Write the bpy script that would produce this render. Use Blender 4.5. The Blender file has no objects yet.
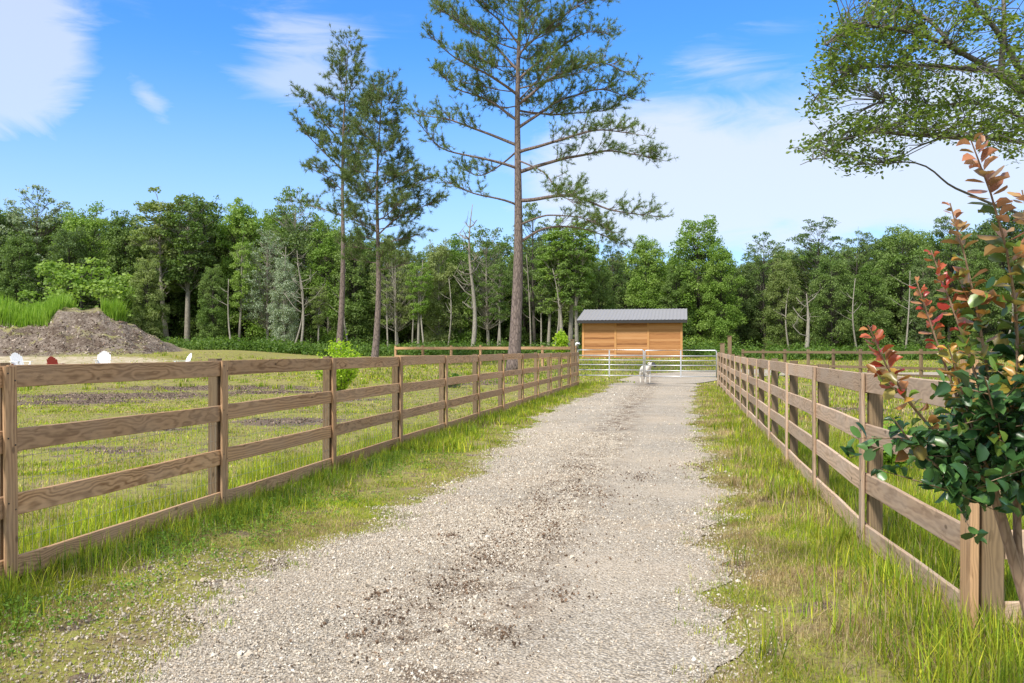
import bpy, math, random
import numpy as np
from mathutils import Vector, Matrix
PI = math.pi
# ------------------------------------------------------------------ camera, world, sun, exposure
scn = bpy.context.scene
COL = scn.collection
F = 860.0; HY = 350.0; CX = 512.0; CH = 1.46
cam_d = bpy.data.cameras.new('camera'); cam = bpy.data.objects.new('camera', cam_d); COL.objects.link(cam)
cam.location = (0, 0, CH); cam.rotation_euler = (PI/2, 0, 0)
cam_d.sensor_width = 36; cam_d.lens = 36*F/1024; cam_d.shift_y = (HY-341.5)/1024
cam_d.clip_start = 0.05; cam_d.clip_end = 6000
scn.camera = cam
SUN_EL = math.radians(50)
SUN_DIR = Vector((-0.58*math.cos(SUN_EL), -0.815*math.cos(SUN_EL), math.sin(SUN_EL))).normalized()   # towards the sun
sun_d = bpy.data.lights.new('sun', 'SUN'); sun = bpy.data.objects.new('sun', sun_d); COL.objects.link(sun)
sun_d.energy = 2.85; sun_d.angle = math.radians(8); sun_d.color = (1, .94, .85)
sun.rotation_euler = SUN_DIR.to_track_quat('Z', 'Y').to_euler(); sun.location = (0, 0, 60)
scn.view_settings.view_transform = 'Standard'; scn.view_settings.look = 'None'
scn.view_settings.gamma = 1; scn.view_settings.use_curve_mapping = False
scn.view_settings.exposure = 0.88
scn.cycles.max_bounces = 6; scn.cycles.diffuse_bounces = 3; scn.cycles.transparent_max_bounces = 4
scn.cycles.use_denoising = True

class NT:
    """small node-tree writer"""
    def __init__(s, tree): s.t = tree; s.n = tree.nodes; s.l = tree.links; s.n.clear()
    def node(s, typ, **kw):
        n = s.n.new(typ)
        for k, v in kw.items():
            if k.startswith('i_'):
                k = k[2:]; k = int(k) if k.isdigit() else k
                s.put(n, k, v)
            else: setattr(n, k, v)
        return n
    def put(s, n, k, v):
        if isinstance(v, bpy.types.NodeSocket): s.l.new(v, n.inputs[k])
        elif isinstance(v, bpy.types.Node): s.l.new(v.outputs[0], n.inputs[k])
        else: n.inputs[k].default_value = v
    def math(s, op, a, b=0.0, c=0.0, clamp=False):
        n = s.n.new('ShaderNodeMath'); n.operation = op; n.use_clamp = clamp
        s.put(n, 0, a); s.put(n, 1, b); s.put(n, 2, c); return n.outputs[0]
    def vmath(s, op, a, b=(0, 0, 0)):
        n = s.n.new('ShaderNodeVectorMath'); n.operation = op; s.put(n, 0, a)
        if op == 'SCALE': s.put(n, 3, b)
        else: s.put(n, 1, b)
        return n.outputs[0]
    def mix(s, f, a, b, blend='MIX'):
        n = s.n.new('ShaderNodeMix'); n.data_type = 'RGBA'; n.blend_type = blend
        s.put(n, 0, f)
        for k, v in ((6, a), (7, b)):
            if isinstance(v, tuple) and len(v) == 3: v = (*v, 1)
            s.put(n, k, v)
        return n.outputs[2]
    def ramp(s, f, stops, interp='LINEAR'):
        n = s.n.new('ShaderNodeValToRGB'); s.put(n, 0, f); cr = n.color_ramp; cr.interpolation = interp
        while len(cr.elements) < len(stops): cr.elements.new(0.5)
        for e, (p, c) in zip(cr.elements, stops):
            e.position = p; e.color = (*c, 1) if len(c) == 3 else c
        return n.outputs[0]
    def step(s, v, a, b):
        n = s.n.new('ShaderNodeMapRange'); n.interpolation_type = 'SMOOTHSTEP'
        s.put(n, 0, v); n.inputs[1].default_value = a; n.inputs[2].default_value = b; return n.outputs[0]
    def noise(s, vec, scale, detail=3, rough=.55, dist=0.0):
        n = s.n.new('ShaderNodeTexNoise'); s.put(n, 'Vector', vec); n.inputs['Scale'].default_value = scale
        n.inputs['Detail'].default_value = detail; n.inputs['Roughness'].default_value = rough
        n.inputs['Distortion'].default_value = dist; return n.outputs[0]
    def mapping(s, vec, scale=(1, 1, 1), rot=(0, 0, 0), loc=(0, 0, 0)):
        n = s.n.new('ShaderNodeMapping'); s.put(n, 0, vec)
        n.inputs[1].default_value = loc; n.inputs[2].default_value = rot; n.inputs[3].default_value = scale
        return n.outputs[0]

world = bpy.data.worlds.new('World'); scn.world = world; world.use_nodes = True
w = NT(world.node_tree)
sky = w.node('ShaderNodeTexSky', sky_type='NISHITA', sun_disc=False)
sky.sun_elevation = SUN_EL; sky.sun_rotation = math.atan2(SUN_DIR.x, SUN_DIR.y)
sky.air_density = 1.0; sky.dust_density = 0.6; sky.ozone_density = 3.0
tc = w.node('ShaderNodeTexCoord')
sep = w.node('ShaderNodeSeparateXYZ', i_0=tc.outputs['Generated'])
az = w.math('ARCTAN2', sep.outputs[0], sep.outputs[1]); el = w.math('ARCSINE', sep.outputs[2])
blue = w.node('ShaderNodeHueSaturation', i_Saturation=1.0, i_Value=1.0, i_Color=w.mix(1.0, sky.outputs[0], (.34, .73, 1.13), 'MULTIPLY')).outputs[0]
comb = w.node('ShaderNodeCombineXYZ', i_0=az, i_1=w.math('MULTIPLY', el, 2.3)).outputs[0]
n1 = w.noise(w.mapping(comb, (1, 1.3, 1), (0, 0, .35)), 7.5, 10, .62, .8)
n2 = w.noise(w.mapping(comb, (1, 2.2, 1), (0, 0, -.5), (3, 1, 0)), 6.0, 9, .6, .9)
def blob(x, y, rx, ry, rot=0.0):
    a0 = math.atan((x-CX)/F); e0 = math.atan((HY-y)/F/math.sqrt(1+((x-CX)/F)**2))
    dx = w.math('SUBTRACT', az, a0); dy = w.math('SUBTRACT', el, e0)
    c, s_ = math.cos(rot), math.sin(rot)
    u = w.math('ADD', w.math('MULTIPLY', dx, c*F/rx), w.math('MULTIPLY', dy, s_*F/rx))
    v = w.math('ADD', w.math('MULTIPLY', dx, -s_*F/ry), w.math('MULTIPLY', dy, c*F/ry))
    d = w.math('SQRT', w.math('ADD', w.math('MULTIPLY', u, u), w.math('MULTIPLY', v, v)))
    return w.math('SUBTRACT', 1.0, d, clamp=True)
def add(a, b): return w.math('ADD', a, b)
big = blob(-18, 35, 130, 140, -.3)
m1 = w.step(add(w.math('MULTIPLY', big, 1.25), w.math('MULTIPLY', n1, .9)), .72, 1.1)
low = add(w.math('MULTIPLY', blob(780, 200, 400, 130), .85), w.math('MULTIPLY', blob(640, 170, 170, 90), .8))
low = add(low, w.math('MULTIPLY', blob(1020, 110, 260, 130), .7))
m2 = w.step(add(w.math('MULTIPLY', low, 1.1), w.math('MULTIPLY', n1, .95)), .62, 1.35)
wisp = add(add(w.math('MULTIPLY', blob(150, 100, 75, 26, -.8), .8), blob(310, 65, 110, 85)), w.math('MULTIPLY', blob(720, 60, 140, 60), .6))
m3 = w.math('MULTIPLY', w.step(add(w.math('MULTIPLY', wisp, .75), n2), .72, 1.2), .55)
m4 = w.math('MULTIPLY', w.step(n2, .55, .85), w.step(el, -.05, .5))
m4 = w.math('MULTIPLY', m4, .20)
hz = w.math('MULTIPLY', w.math('SUBTRACT', 1.0, w.step(el, .0, .36)), .6)
cm = w.math('MAXIMUM', w.math('MAXIMUM', w.math('MULTIPLY', m1, .64), w.math('MULTIPLY', m2, .82)), w.math('MAXIMUM', m3, m4))
cm = w.math('MAXIMUM', cm, hz)
over = w.math('MULTIPLY', w.math('ADD', w.step(el, .42, .75), w.step(w.math('ABSOLUTE', az), 1.0, 1.8), clamp=True), w.math('MULTIPLY_ADD', n1, .5, .55))  # unseen cloud overhead and behind the camera, added for softer, more neutral light
cm = w.math('MAXIMUM', cm, w.math('MINIMUM', over, .92))
skyc = w.mix(cm, blue, (3.7, 3.9, 4.2))
bg = w.node('ShaderNodeBackground', i_0=skyc, i_1=0.13)
wo = w.node('ShaderNodeOutputWorld', i_0=bg)

# ------------------------------------------------------------------ helpers
rng = np.random.default_rng(7)
def R(a, b, r=random): return r.uniform(a, b)

class MB:
    def __init__(s): s.V = []; s.F = []; s.C = []; s.n = 0
    def add(s, v, f, c=None):
        v = np.asarray(v, float).reshape(-1, 3); f = np.asarray(f, np.int64)
        s.V.append(v); s.F.append(f + s.n); s.n += len(v)
        if c is not None: s.C.append(np.broadcast_to(np.asarray(c, float), (len(v), 3)))
        return s
    def box(s, c, d, M=None, jit=0):
        x, y, z = np.array(d)/2
        v = np.array([(-x,-y,-z),(x,-y,-z),(x,y,-z),(-x,y,-z),(-x,-y,z),(x,-y,z),(x,y,z),(-x,y,z)], float)
        if M is not None: v = v @ np.array(M.to_3x3()).T
        return s.add(v+np.array(c, float), [(0,3,2,1),(4,5,6,7),(0,1,5,4),(1,2,6,5),(2,3,7,6),(3,0,4,7)])
    def tube(s, pts, rad, k=6, cap=True, rough=0.0, c=None):
        P = np.asarray(pts, float); n = len(P); rad = np.broadcast_to(np.asarray(rad, float), (n,))
        T = np.gradient(P, axis=0); T /= np.linalg.norm(T, axis=1)[:, None]+1e-9
        ref = np.array([1., 0, 0]) if abs(T[0][0]) < .8 else np.array([0, 1., 0])
        A = np.cross(T, ref); A /= np.linalg.norm(A, axis=1)[:, None]+1e-9; B = np.cross(T, A)
        th = np.linspace(0, 2*PI, k, endpoint=False)
        rr = rad[:, None]*(1+(rng.uniform(-rough, rough, (n, k)) if rough else 0))
        v = P[:, None]+rr[..., None]*(np.cos(th)[None, :, None]*A[:, None]+np.sin(th)[None, :, None]*B[:, None])
        i = np.arange(n-1)[:, None]*k; j = np.arange(k)[None]; j2 = (j+1) % k
        f = np.stack([i+j, i+j2, i+k+j2, i+k+j], -1).reshape(-1, 4)
        s.add(v.reshape(-1, 3), f, c)
        if cap:
            b = s.n-n*k
            s.F.append(np.array([[b+q for q in range(k)][::-1]])); s.F.append(np.array([[b+(n-1)*k+q for q in range(k)]]))
        return s
    def inst(s, bv, bf, pos, rot, sc, c=None):
        """many copies of a small shape: pos (n,3), rot (n,3,3), sc (n,) or (n,3)"""
        bv = np.asarray(bv, float); n = len(pos); sc = np.asarray(sc, float)
        if sc.ndim == 1: sc = np.repeat(sc[:, None], 3, 1)
        v = np.einsum('nij,nkj->nki', rot, bv[None]*sc[:, None, :])+np.asarray(pos)[:, None]
        m = len(bv)
        for f in bf:
            f = np.asarray(f); ff = (np.arange(n)*m)[:, None, None]+f[None]
            s.F.append(ff.reshape(-1, f.shape[1])+s.n)
        s.V.append(v.reshape(-1, 3)); s.n += n*m
        if c is not None: s.C.append(np.repeat(np.asarray(c, float), m, 0))
        return s
    def mesh(s, name, mat=None, smooth=False):
        me = bpy.data.meshes.new(name); V = np.concatenate(s.V)
        me.vertices.add(len(V)); me.vertices.foreach_set('co', V.astype(np.float32).ravel())
        loops = np.concatenate([f.ravel() for f in s.F]); cnt = np.concatenate([np.full(len(f), f.shape[1]) for f in s.F])
        me.loops.add(len(loops)); me.loops.foreach_set('vertex_index', loops.astype(np.int32))
        me.polygons.add(len(cnt)); st = np.concatenate([[0], np.cumsum(cnt)[:-1]])
        me.polygons.foreach_set('loop_start', st.astype(np.int32))
        me.polygons.foreach_set('use_smooth', np.full(len(cnt), bool(smooth)))
        me.update(calc_edges=True)
        if s.C:
            C = np.concatenate(s.C)
            if len(C) == len(V):
                at = me.color_attributes.new('tint', 'FLOAT_COLOR', 'POINT')
                at.data.foreach_set('color', np.c_[C, np.ones(len(C))].astype(np.float32).ravel())
        if mat: me.materials.append(mat)
        return me
    def obj(s, name, mat, parent=None, smooth=False, loc=None, rot=None):
        return link(name, s.mesh(name, mat, smooth), parent, loc, rot)

def link(name, me, parent=None, loc=None, rot=None):
    o = bpy.data.objects.new(name, me); COL.objects.link(o)
    if parent: o.parent = parent
    if loc is not None: o.location = loc
    if rot is not None: o.rotation_euler = rot
    return o
def tag(o, label=None, cat=None, group=None, kind=None):
    for k, v in (('label', label), ('category', cat), ('group', group), ('kind', kind)):
        if v: o[k] = v
    return o
def thing(name, label, cat, loc=(0, 0, 0), rotz=0, group=None):
    o = link(name, None, None, loc, (0, 0, rotz)); o.empty_display_size = .3
    return tag(o, label, cat, group)
def copy_tree(o, parent=None):
    c = o.copy(); COL.objects.link(c)
    if parent: c.parent = parent
    for ch in [x for x in KIDS.get(o.name, [])]: copy_tree(ch, c)
    return c
KIDS = {}
def reg(o, p): KIDS.setdefault(p.name, []).append(o); return o

def rand_rot(n, g=rng):
    q = g.normal(size=(n, 4)); q /= np.linalg.norm(q, axis=1)[:, None]; a, b, c, d = q.T
    return np.stack([np.stack([1-2*(c*c+d*d), 2*(b*c-a*d), 2*(b*d+a*c)], -1), np.stack([2*(b*c+a*d), 1-2*(b*b+d*d), 2*(c*d-a*b)], -1),
                     np.stack([2*(b*d-a*c), 2*(c*d+a*b), 1-2*(b*b+c*c)], -1)], 1)
def frame(zv, g=rng, xhint=None):
    """rotations whose z axis is zv (random spin)"""
    z = zv/np.linalg.norm(zv, axis=1)[:, None]
    h = g.normal(size=z.shape) if xhint is None else xhint
    x = h-(h*z).sum(1)[:, None]*z; x /= np.linalg.norm(x, axis=1)[:, None]+1e-9
    y = np.cross(z, x); return np.stack([x, y, z], -1)
def rotz(a, tilt=0, taz=0):
    n = len(a); c, s_ = np.cos(a), np.sin(a); M = np.zeros((n, 3, 3)); M[:, 0, 0] = c; M[:, 0, 1] = -s_; M[:, 1, 0] = s_; M[:, 1, 1] = c; M[:, 2, 2] = 1
    return M

# ------------------------------------------------------------------ terrain function
def sstep(x, a, b):
    t = np.clip((np.asarray(x, float)-a)/(b-a), 0, 1); return t*t*(3-2*t)
def snoise(x, y, seed=0, f=1.0):
    s = 0
    for i, (a, b, ph) in enumerate([(1, .6, .3), (-.7, 1.1, 1.7), (1.7, .4, 4.1), (.3, -1.9, 2.2), (2.3, 1.5, 5.3), (-1.3, 2.6, .9)]):
        s = s+np.sin((x*a+y*b)*f+ph*(seed+1.3))*(.9 if i < 3 else .5)
    return s/3
def right_x(y): return 1.267+.2023*y
def left_x(y): return -4.07+.195*y
def gh(x, y):
    x = np.asarray(x, float); y = np.asarray(y, float)
    rise = .35*sstep(y, 33, 48)+.55*sstep(y, 44, 68)+.25*sstep(y, 62, 85)
    m = 1-.6*sstep(x, 13, 20)*sstep(y, 30, 44)*(1-sstep(y, 60, 80))
    h = rise*m + .02*snoise(x, y, 1, .8)
    bank = np.exp(-((x-right_x(y)+.1)/.8)**2)*(.05+.05*(1-sstep(y, 4, 9)))*(1-sstep(y, 20, 34))*sstep(y, -2, 3)
    bank2 = np.exp(-((x-left_x(y)-.2)/.8)**2)*.03*(1-sstep(y, 20, 34))
    out = .35*sstep(np.abs(x), 60, 200)+.50*sstep(-x, 14, 23)*sstep(y, 47, 58)*(1-.6*sstep(y, 68, 82))
    return h+bank+bank2+out
def G(px, py):
    """point of the ground seen at photo pixel (px, py)"""
    lo, hi = 1.5, 200.
    for _ in range(60):
        m = (lo+hi)/2
        z = CH-(py-HY)/F*m
        if z > float(gh((px-CX)/F*m, m)): lo = m
        else: hi = m
    return Vector(((px-CX)/F*lo, lo, float(gh((px-CX)/F*lo, lo))))
def at(px, py, Y): return Vector(((px-CX)/F*Y, Y, CH+(HY-py)/F*Y))

# road edges by depth
RL = np.array([(-8,-3.4),(1,-2.1),(3.8,-1.72),(6.1,-1.5),(7.06,-1.15),(8.3,-.8),(10.2,-.45),(12.6,-.1),(19,.62),(23.4,1.45),(27.5,2.6),(31,3.4),(36,4.2)])
RR = np.array([(-8,-1.2),(1,.45),(3.8,1.02),(5,1.12),(6.5,1.55),(8.4,2.0),(10.6,2.4),(14.6,3.15),(17.9,3.83),(25,5.3),(31,6.6),(36,7.75)])
def jag(y, s): return .10*np.sin(y*1.9+s)+.07*np.sin(y*4.3+2*s)+.05*np.sin(y*9.7+s*3)+.03*np.sin(y*21+s)
def road_l(y): return np.interp(y, RL[:, 0], RL[:, 1])+jag(y, 1.1)
def road_r(y): return np.interp(y, RR[:, 0], RR[:, 1])+jag(y, 4.2)
LANE_N = [(5.2, 36), (4.6, 38.5), (6.2, 42), (9.5, 45.5), (14, 47.6), (22, 49.0), (34, 49.5), (60, 51)]   # far edge of the lane past the gate
LANE_S = [(7.9, 36), (8.3, 36.6), (9.4, 38.4), (11.2, 40.2), (15, 42.6), (22, 44.3), (34, 45.2), (60, 47)]
def on_road(x, y):
    return (x > road_l(y)) & (x < road_r(y)) & (y < 36)
DIRT = [(-4.6, 8.6, .0, .0)]
def blobs(x, y, L):
    m = 0
    for bx, by, rx, ry in L:
        m = np.maximum(m, 1-np.sqrt(((x-bx)/rx)**2+((y-by)/ry)**2))
    return np.clip(m, 0, 1)
def pb(px, py, rx, ry):
    g = G(px, py); return (g.x, g.y, rx, ry)
DIRT = [pb(120, 396, 5.0, 3.2), pb(210, 388, 6, 3.0), pb(70, 402, 3.0, 1.6), pb(290, 422, 1.6, 1.3), pb(280, 392, 3.5, 1.6), pb(330, 400, 2, 1.6), pb(470, 382, 3, 3),
        pb(90, 448, .5, .3), pb(120, 452, .7, .3), pb(160, 430, .9, .5), pb(940, 415, 2.2, 1.4), pb(860, 410, 1.5, 1.2), pb(960, 480, .6, .5), pb(60, 540, .3, .3)]
SAND = [(-38, 49, 16, 6.5), (-30, 52, 11, 5), (-22, 47, 8, 3.0), (-34, 42, 14, 4)]
def dirt_m(x, y): return np.clip(blobs(x, y, DIRT)*1.6+.25*snoise(x, y, 3, 2.2)-.15, 0, 1)*(blobs(x, y, DIRT) > 0)
def sand_m(x, y): return np.clip(blobs(x, y, SAND)*2.2, 0, 1)

# ------------------------------------------------------------------ materials
def newmat(name):
    m = bpy.data.materials.new(name); m.use_nodes = True; return m, NT(m.node_tree)
def finish(nt, col, rough=.8, bump=None, bstr=.3, bdist=.02, spec=.3, metal=0.0, trans=None, tw=.35):
    p = nt.node('ShaderNodeBsdfPrincipled')
    nt.put(p, 'Base Color', (*col, 1) if isinstance(col, tuple) and len(col) == 3 else col)
    nt.put(p, 'Roughness', rough); nt.put(p, 'Specular IOR Level', spec); nt.put(p, 'Metallic', metal)
    if bump is not None:
        b = nt.node('ShaderNodeBump', i_Height=bump); b.inputs['Strength'].default_value = bstr; b.inputs['Distance'].default_value = bdist
        nt.l.new(b.outputs[0], p.inputs['Normal'])
    out = p.outputs[0]
    if trans is not None:
        t = nt.node('ShaderNodeBsdfTranslucent', i_0=trans)
        mx = nt.node('ShaderNodeMixShader', i_0=tw); nt.l.new(out, mx.inputs[1]); nt.l.new(t.outputs[0], mx.inputs[2]); out = mx.outputs[0]
    o = nt.node('ShaderNodeOutputMaterial'); nt.l.new(out, o.inputs[0])
def leafmat(name, cols, rough=.55, tw=.42, spec=.35, nscale=None, objvar=.25):
    m, t = newmat(name)
    geo = t.node('ShaderNodeNewGeometry'); oi = t.node('ShaderNodeObjectInfo')
    f = t.math('ADD', t.math('MULTIPLY', geo.outputs['Random Per Island'], .75), t.math('MULTIPLY', oi.outputs['Random'], objvar))
    c = t.ramp(f, [(i/(len(cols)-1), q) for i, q in enumerate(cols)])
    if nscale:
        n = t.noise(geo.outputs['Position'], nscale, 2)
        c = t.mix(t.step(n, .35, .65), c, t.mix(1.0, c, (.72, .82, .6), 'MULTIPLY'))
    tc_ = t.mix(1.0, c, (1.25, 1.3, .7), 'MULTIPLY')
    finish(t, c, rough, spec=spec, trans=tc_, tw=tw); return m
def tintmat(name, rough=.5, tw=.3, spec=.4):
    m, t = newmat(name); a = t.node('ShaderNodeAttribute', attribute_name='tint')
    geo = t.node('ShaderNodeNewGeometry')
    k = t.math('MULTIPLY_ADD', geo.outputs['Random Per Island'], .5, .75)
    c = t.mix(1.0, a.outputs[0], t.node('ShaderNodeCombineColor', i_0=k, i_1=k, i_2=k).outputs[0], 'MULTIPLY')
    if tw > 0: finish(t, c, rough, spec=spec, trans=c, tw=tw)
    else: finish(t, c, rough, spec=spec)
    return m
def woodmat(name, light, dark, grey, ring=16, gr=.4):
    m, t = newmat(name)
    tcn = t.node('ShaderNodeTexCoord'); oi = t.node('ShaderNodeObjectInfo')
    r1 = oi.outputs['Random']
    off = t.node('ShaderNodeCombineXYZ', i_0=t.math('MULTIPLY', r1, 37.0), i_1=t.math('MULTIPLY_ADD', t.math('FRACT', t.math('MULTIPLY', r1, 17.3)), .10, .07),
                 i_2=t.math('MULTIPLY_ADD', t.math('FRACT', t.math('MULTIPLY', r1, 71.7)), .3, -.15))
    v = t.vmath('ADD', tcn.outputs['Object'], off)
    warp = t.noise(t.mapping(v, (1.3, 4, 4)), 1.4, 3)
    v2 = t.vmath('ADD', t.mapping(v, (.06, 1, 1)), t.vmath('SCALE', t.node('ShaderNodeCombineXYZ', i_1=warp, i_2=warp).outputs[0], .10))
    wv = t.node('ShaderNodeTexWave', wave_type='RINGS', rings_direction='X', wave_profile='SIN'); t.put(wv, 'Vector', v2)
    wv.inputs['Scale'].default_value = ring; wv.inputs['Distortion'].default_value = 1.6; wv.inputs['Detail'].default_value = 2; wv.inputs['Detail Scale'].default_value = 1.5
    fine = t.noise(t.mapping(v, (3, 90, 90)), 1.0, 4, .6)
    f = t.math('ADD', t.math('ADD', t.math('MULTIPLY', wv.outputs['Fac'], .34), t.math('MULTIPLY', fine, .55)), t.math('MULTIPLY', t.noise(t.mapping(v, (.8, 16, 16)), 1.0, 4, .6), .35))
    c = t.ramp(f, [(.36, light), (.62, tuple(a*.62+b*.38 for a, b in zip(light, dark))), (.88, dark)])
    wea = t.noise(t.mapping(v, (1.2, 3, 3)), 1.6, 4)
    c = t.mix(t.math('MULTIPLY', t.step(wea, .38, .68), gr), c, grey)
    kv = t.node('ShaderNodeTexVoronoi', feature='F1'); t.put(kv, 'Vector', t.mapping(v, (4.2, 7.5, 7.5))); kv.inputs['Scale'].default_value = 1.0
    kd = t.math('SUBTRACT', 1.0, t.step(kv.outputs['Distance'], .06, .13))
    c = t.mix(t.math('MULTIPLY', kd, .75), c, tuple(d*.35 for d in dark))
    br = t.math('MULTIPLY_ADD', t.math('FRACT', t.math('MULTIPLY', r1, 53.1)), .40, .84)
    gx_ = t.math('MULTIPLY', t.math('FRACT', t.math('MULTIPLY', r1, 91.3)), .22)
    c = t.mix(gx_, c, grey)
    sp2 = t.step(t.noise(t.mapping(v, (6, 25, 25)), 1.0, 4, .7), .60, .72)
    c = t.mix(t.math('MULTIPLY', sp2, .45), c, tuple(d*.5 for d in dark))
    c = t.mix(1.0, c, t.node('ShaderNodeCombineColor', i_0=br, i_1=br, i_2=br).outputs[0], 'MULTIPLY')
    finish(t, c, .82, fine, .25, .002, spec=.2); return m
def plain(name, col, rough=.5, metal=0.0, var=.12, scale=8, spec=.4):
    m, t = newmat(name); tcn = t.node('ShaderNodeTexCoord')
    n = t.noise(tcn.outputs['Object'], scale, 4)
    c = t.mix(n, tuple(max(0, a*(1-var)) for a in col), tuple(a*(1+var) for a in col))
    finish(t, c, rough, n, .15, .005, spec=spec, metal=metal); return m
def barkmat(name, a, b, sc=(9, 9, 2.2), bs=.8, bd=.03):
    m, t = newmat(name); tcn = t.node('ShaderNodeTexCoord')
    v = t.mapping(tcn.outputs['Object'], sc)
    vo = t.node('ShaderNodeTexVoronoi', feature='DISTANCE_TO_EDGE'); t.put(vo, 'Vector', v); vo.inputs['Scale'].default_value = 1
    n = t.noise(v, 1.8, 4); e = t.step(vo.outputs[0], .0, .16)
    n2_ = t.noise(tcn.outputs['Object'], 14, 5, .7)
    e = t.math('MULTIPLY_ADD', e, .45, t.math('MULTIPLY', n2_, .6), clamp=True)
    c = t.mix(t.math('MULTIPLY', e, t.math('ADD', n, .45)), a, b)
    finish(t, c, .9, t.math('ADD', e, n), bs, bd, spec=.15); return m

M = {}
M['wood_l'] = woodmat('left_fence_wood', (.60, .36, .185), (.23, .12, .052), (.46, .32, .21), 22, .35)
M['wood_r'] = woodmat('right_fence_wood', (.58, .405, .265), (.31, .20, .125), (.50, .39, .295), 24, .55)
M['post'] = woodmat('post_wood', (.24, .165, .09), (.12, .08, .045), (.20, .155, .105), 20, .5)
M['corner'] = woodmat('corner_post_wood', (.50, .30, .15), (.27, .15, .07), (.42, .29, .18), 26, .3)
m, t = newmat('shed_boards'); tcn = t.node('ShaderNodeTexCoord'); sp_ = t.node('ShaderNodeSeparateXYZ', i_0=tcn.outputs['Object'])
bi = t.math('FLOOR', t.math('DIVIDE', sp_.outputs[2], .145)); pi_ = t.math('FLOOR', t.math('DIVIDE', t.math('ADD', sp_.outputs[0], 1.21), 2.42))
wn = t.node('ShaderNodeTexWhiteNoise', noise_dimensions='2D', i_Vector=t.node('ShaderNodeCombineXYZ', i_0=bi, i_1=pi_))
st_ = t.noise(t.mapping(tcn.outputs['Object'], (1.2, 5, 26)), 1.0, 5, .65)
c = t.ramp(t.math('ADD', t.math('MULTIPLY', wn.outputs[0], .45), t.math('MULTIPLY', st_, .6)), [(.22, (.17, .07, .03)), (.40, (.40, .185, .07)), (.6, (.50, .25, .10)), (.85, (.60, .33, .155))])
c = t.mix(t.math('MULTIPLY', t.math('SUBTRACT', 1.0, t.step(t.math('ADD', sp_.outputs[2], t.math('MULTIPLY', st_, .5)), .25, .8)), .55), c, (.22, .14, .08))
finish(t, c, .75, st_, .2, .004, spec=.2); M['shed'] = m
M['shedtrim'] = woodmat('shed_trim_wood', (.62, .32, .12), (.50, .24, .08), (.55, .32, .15), 9, .4)
M['roofm'] = plain('metal_roof', (.30, .29, .285), .55, .15, .08, 3)
M['dark'] = plain('dark_trim', (.035, .032, .03), .6)
M['galv'] = plain('galvanised_steel', (.62, .63, .64), .42, .55, .08, 20)
M['white'] = plain('white_plastic', (.82, .82, .82), .4, 0, .03)
M['red'] = plain('red_plastic', (.30, .035, .03), .45, 0, .1)
M['redp'] = plain('faded_red_plastic', (.42, .14, .09), .5, 0, .1)
M['wire'] = plain('wire', (.34, .33, .29), .5, .6, .1)
M['fur'] = plain('white_fur', (.68, .64, .57), .95, 0, .25, 9)
M['furd'] = plain('dark_fur', (.05, .05, .055), .9)
M['bark_pine'] = barkmat('pine_bark', (.055, .043, .04), (.29, .225, .195), (9, 9, 2.8))
M['bark_pale'] = barkmat('pale_bark', (.17, .15, .12), (.40, .365, .30), (7, 7, 3), .3, .02)
M['bark_dark'] = barkmat('dark_bark', (.04, .035, .03), (.13, .115, .095), (7, 7, 3))
M['bark_oak'] = barkmat('oak_branch_bark', (.05, .045, .04), (.22, .20, .175), (30, 30, 12), .4, .008)
M['bark_myrtle'] = barkmat('myrtle_bark', (.17, .105, .065), (.36, .25, .165), (60, 60, 14), .4, .003)
M['leaf_mid'] = leafmat('leaves_mid', [(0.091, 0.144, 0.046), (0.199, 0.287, 0.078), (0.343, 0.455, 0.145)], nscale=.35)
M['leaf_bright'] = leafmat('leaves_bright', [(0.138, 0.215, 0.044), (0.261, 0.386, 0.078), (0.414, 0.543, 0.145)], nscale=.35)
M['leaf_dark'] = leafmat('leaves_dark', [(0.08, 0.128, 0.053), (0.172, 0.245, 0.092), (0.289, 0.363, 0.131)], nscale=.35)
M['leaf_silver'] = leafmat('leaves_silver', [(0.104, 0.156, 0.085), (0.247, 0.325, 0.195), (0.65, 0.702, 0.572)], rough=.4)
M['leaf_olive'] = leafmat('leaves_olive', [(0.155, 0.195, 0.071), (0.289, 0.354, 0.116), (0.471, 0.524, 0.235)], nscale=.35)
M['needle'] = leafmat('pine_needles', [(.065, .105, .028), (.135, .195, .055), (.24, .31, .09)], rough=.6, tw=.2)
M['needle_y'] = leafmat('pine_needles_light', [(.075, .125, .03), (.155, .235, .055), (.27, .35, .10)], rough=.6, tw=.25)
M['leaf_oak'] = leafmat('oak_leaves', [(.10, .16, .03), (.19, .27, .05), (.32, .40, .10)], rough=.38, tw=.45, spec=.5)
M['leaf_yg'] = leafmat('yellow_green_leaves', [(.26, .42, .025), (.40, .56, .04), (.55, .68, .09)], tw=.45)
M['under'] = leafmat('undergrowth_leaves', [(.05, .10, .02), (.12, .21, .035), (.22, .33, .06)], nscale=.6)
M['reed'] = leafmat('reed_leaves', [(.13, .25, .025), (.24, .40, .04), (.36, .52, .07)], tw=.4)
M['tint'] = tintmat('myrtle_leaves', .32, .28, .5)
M['grass'] = tintmat('grass_blades', .6, .45, .2)
M['stone'] = tintmat('gravel_stones', .85, 0, .2)
M['chip'] = tintmat('mulch_chips', .9, 0, .1)

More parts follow.
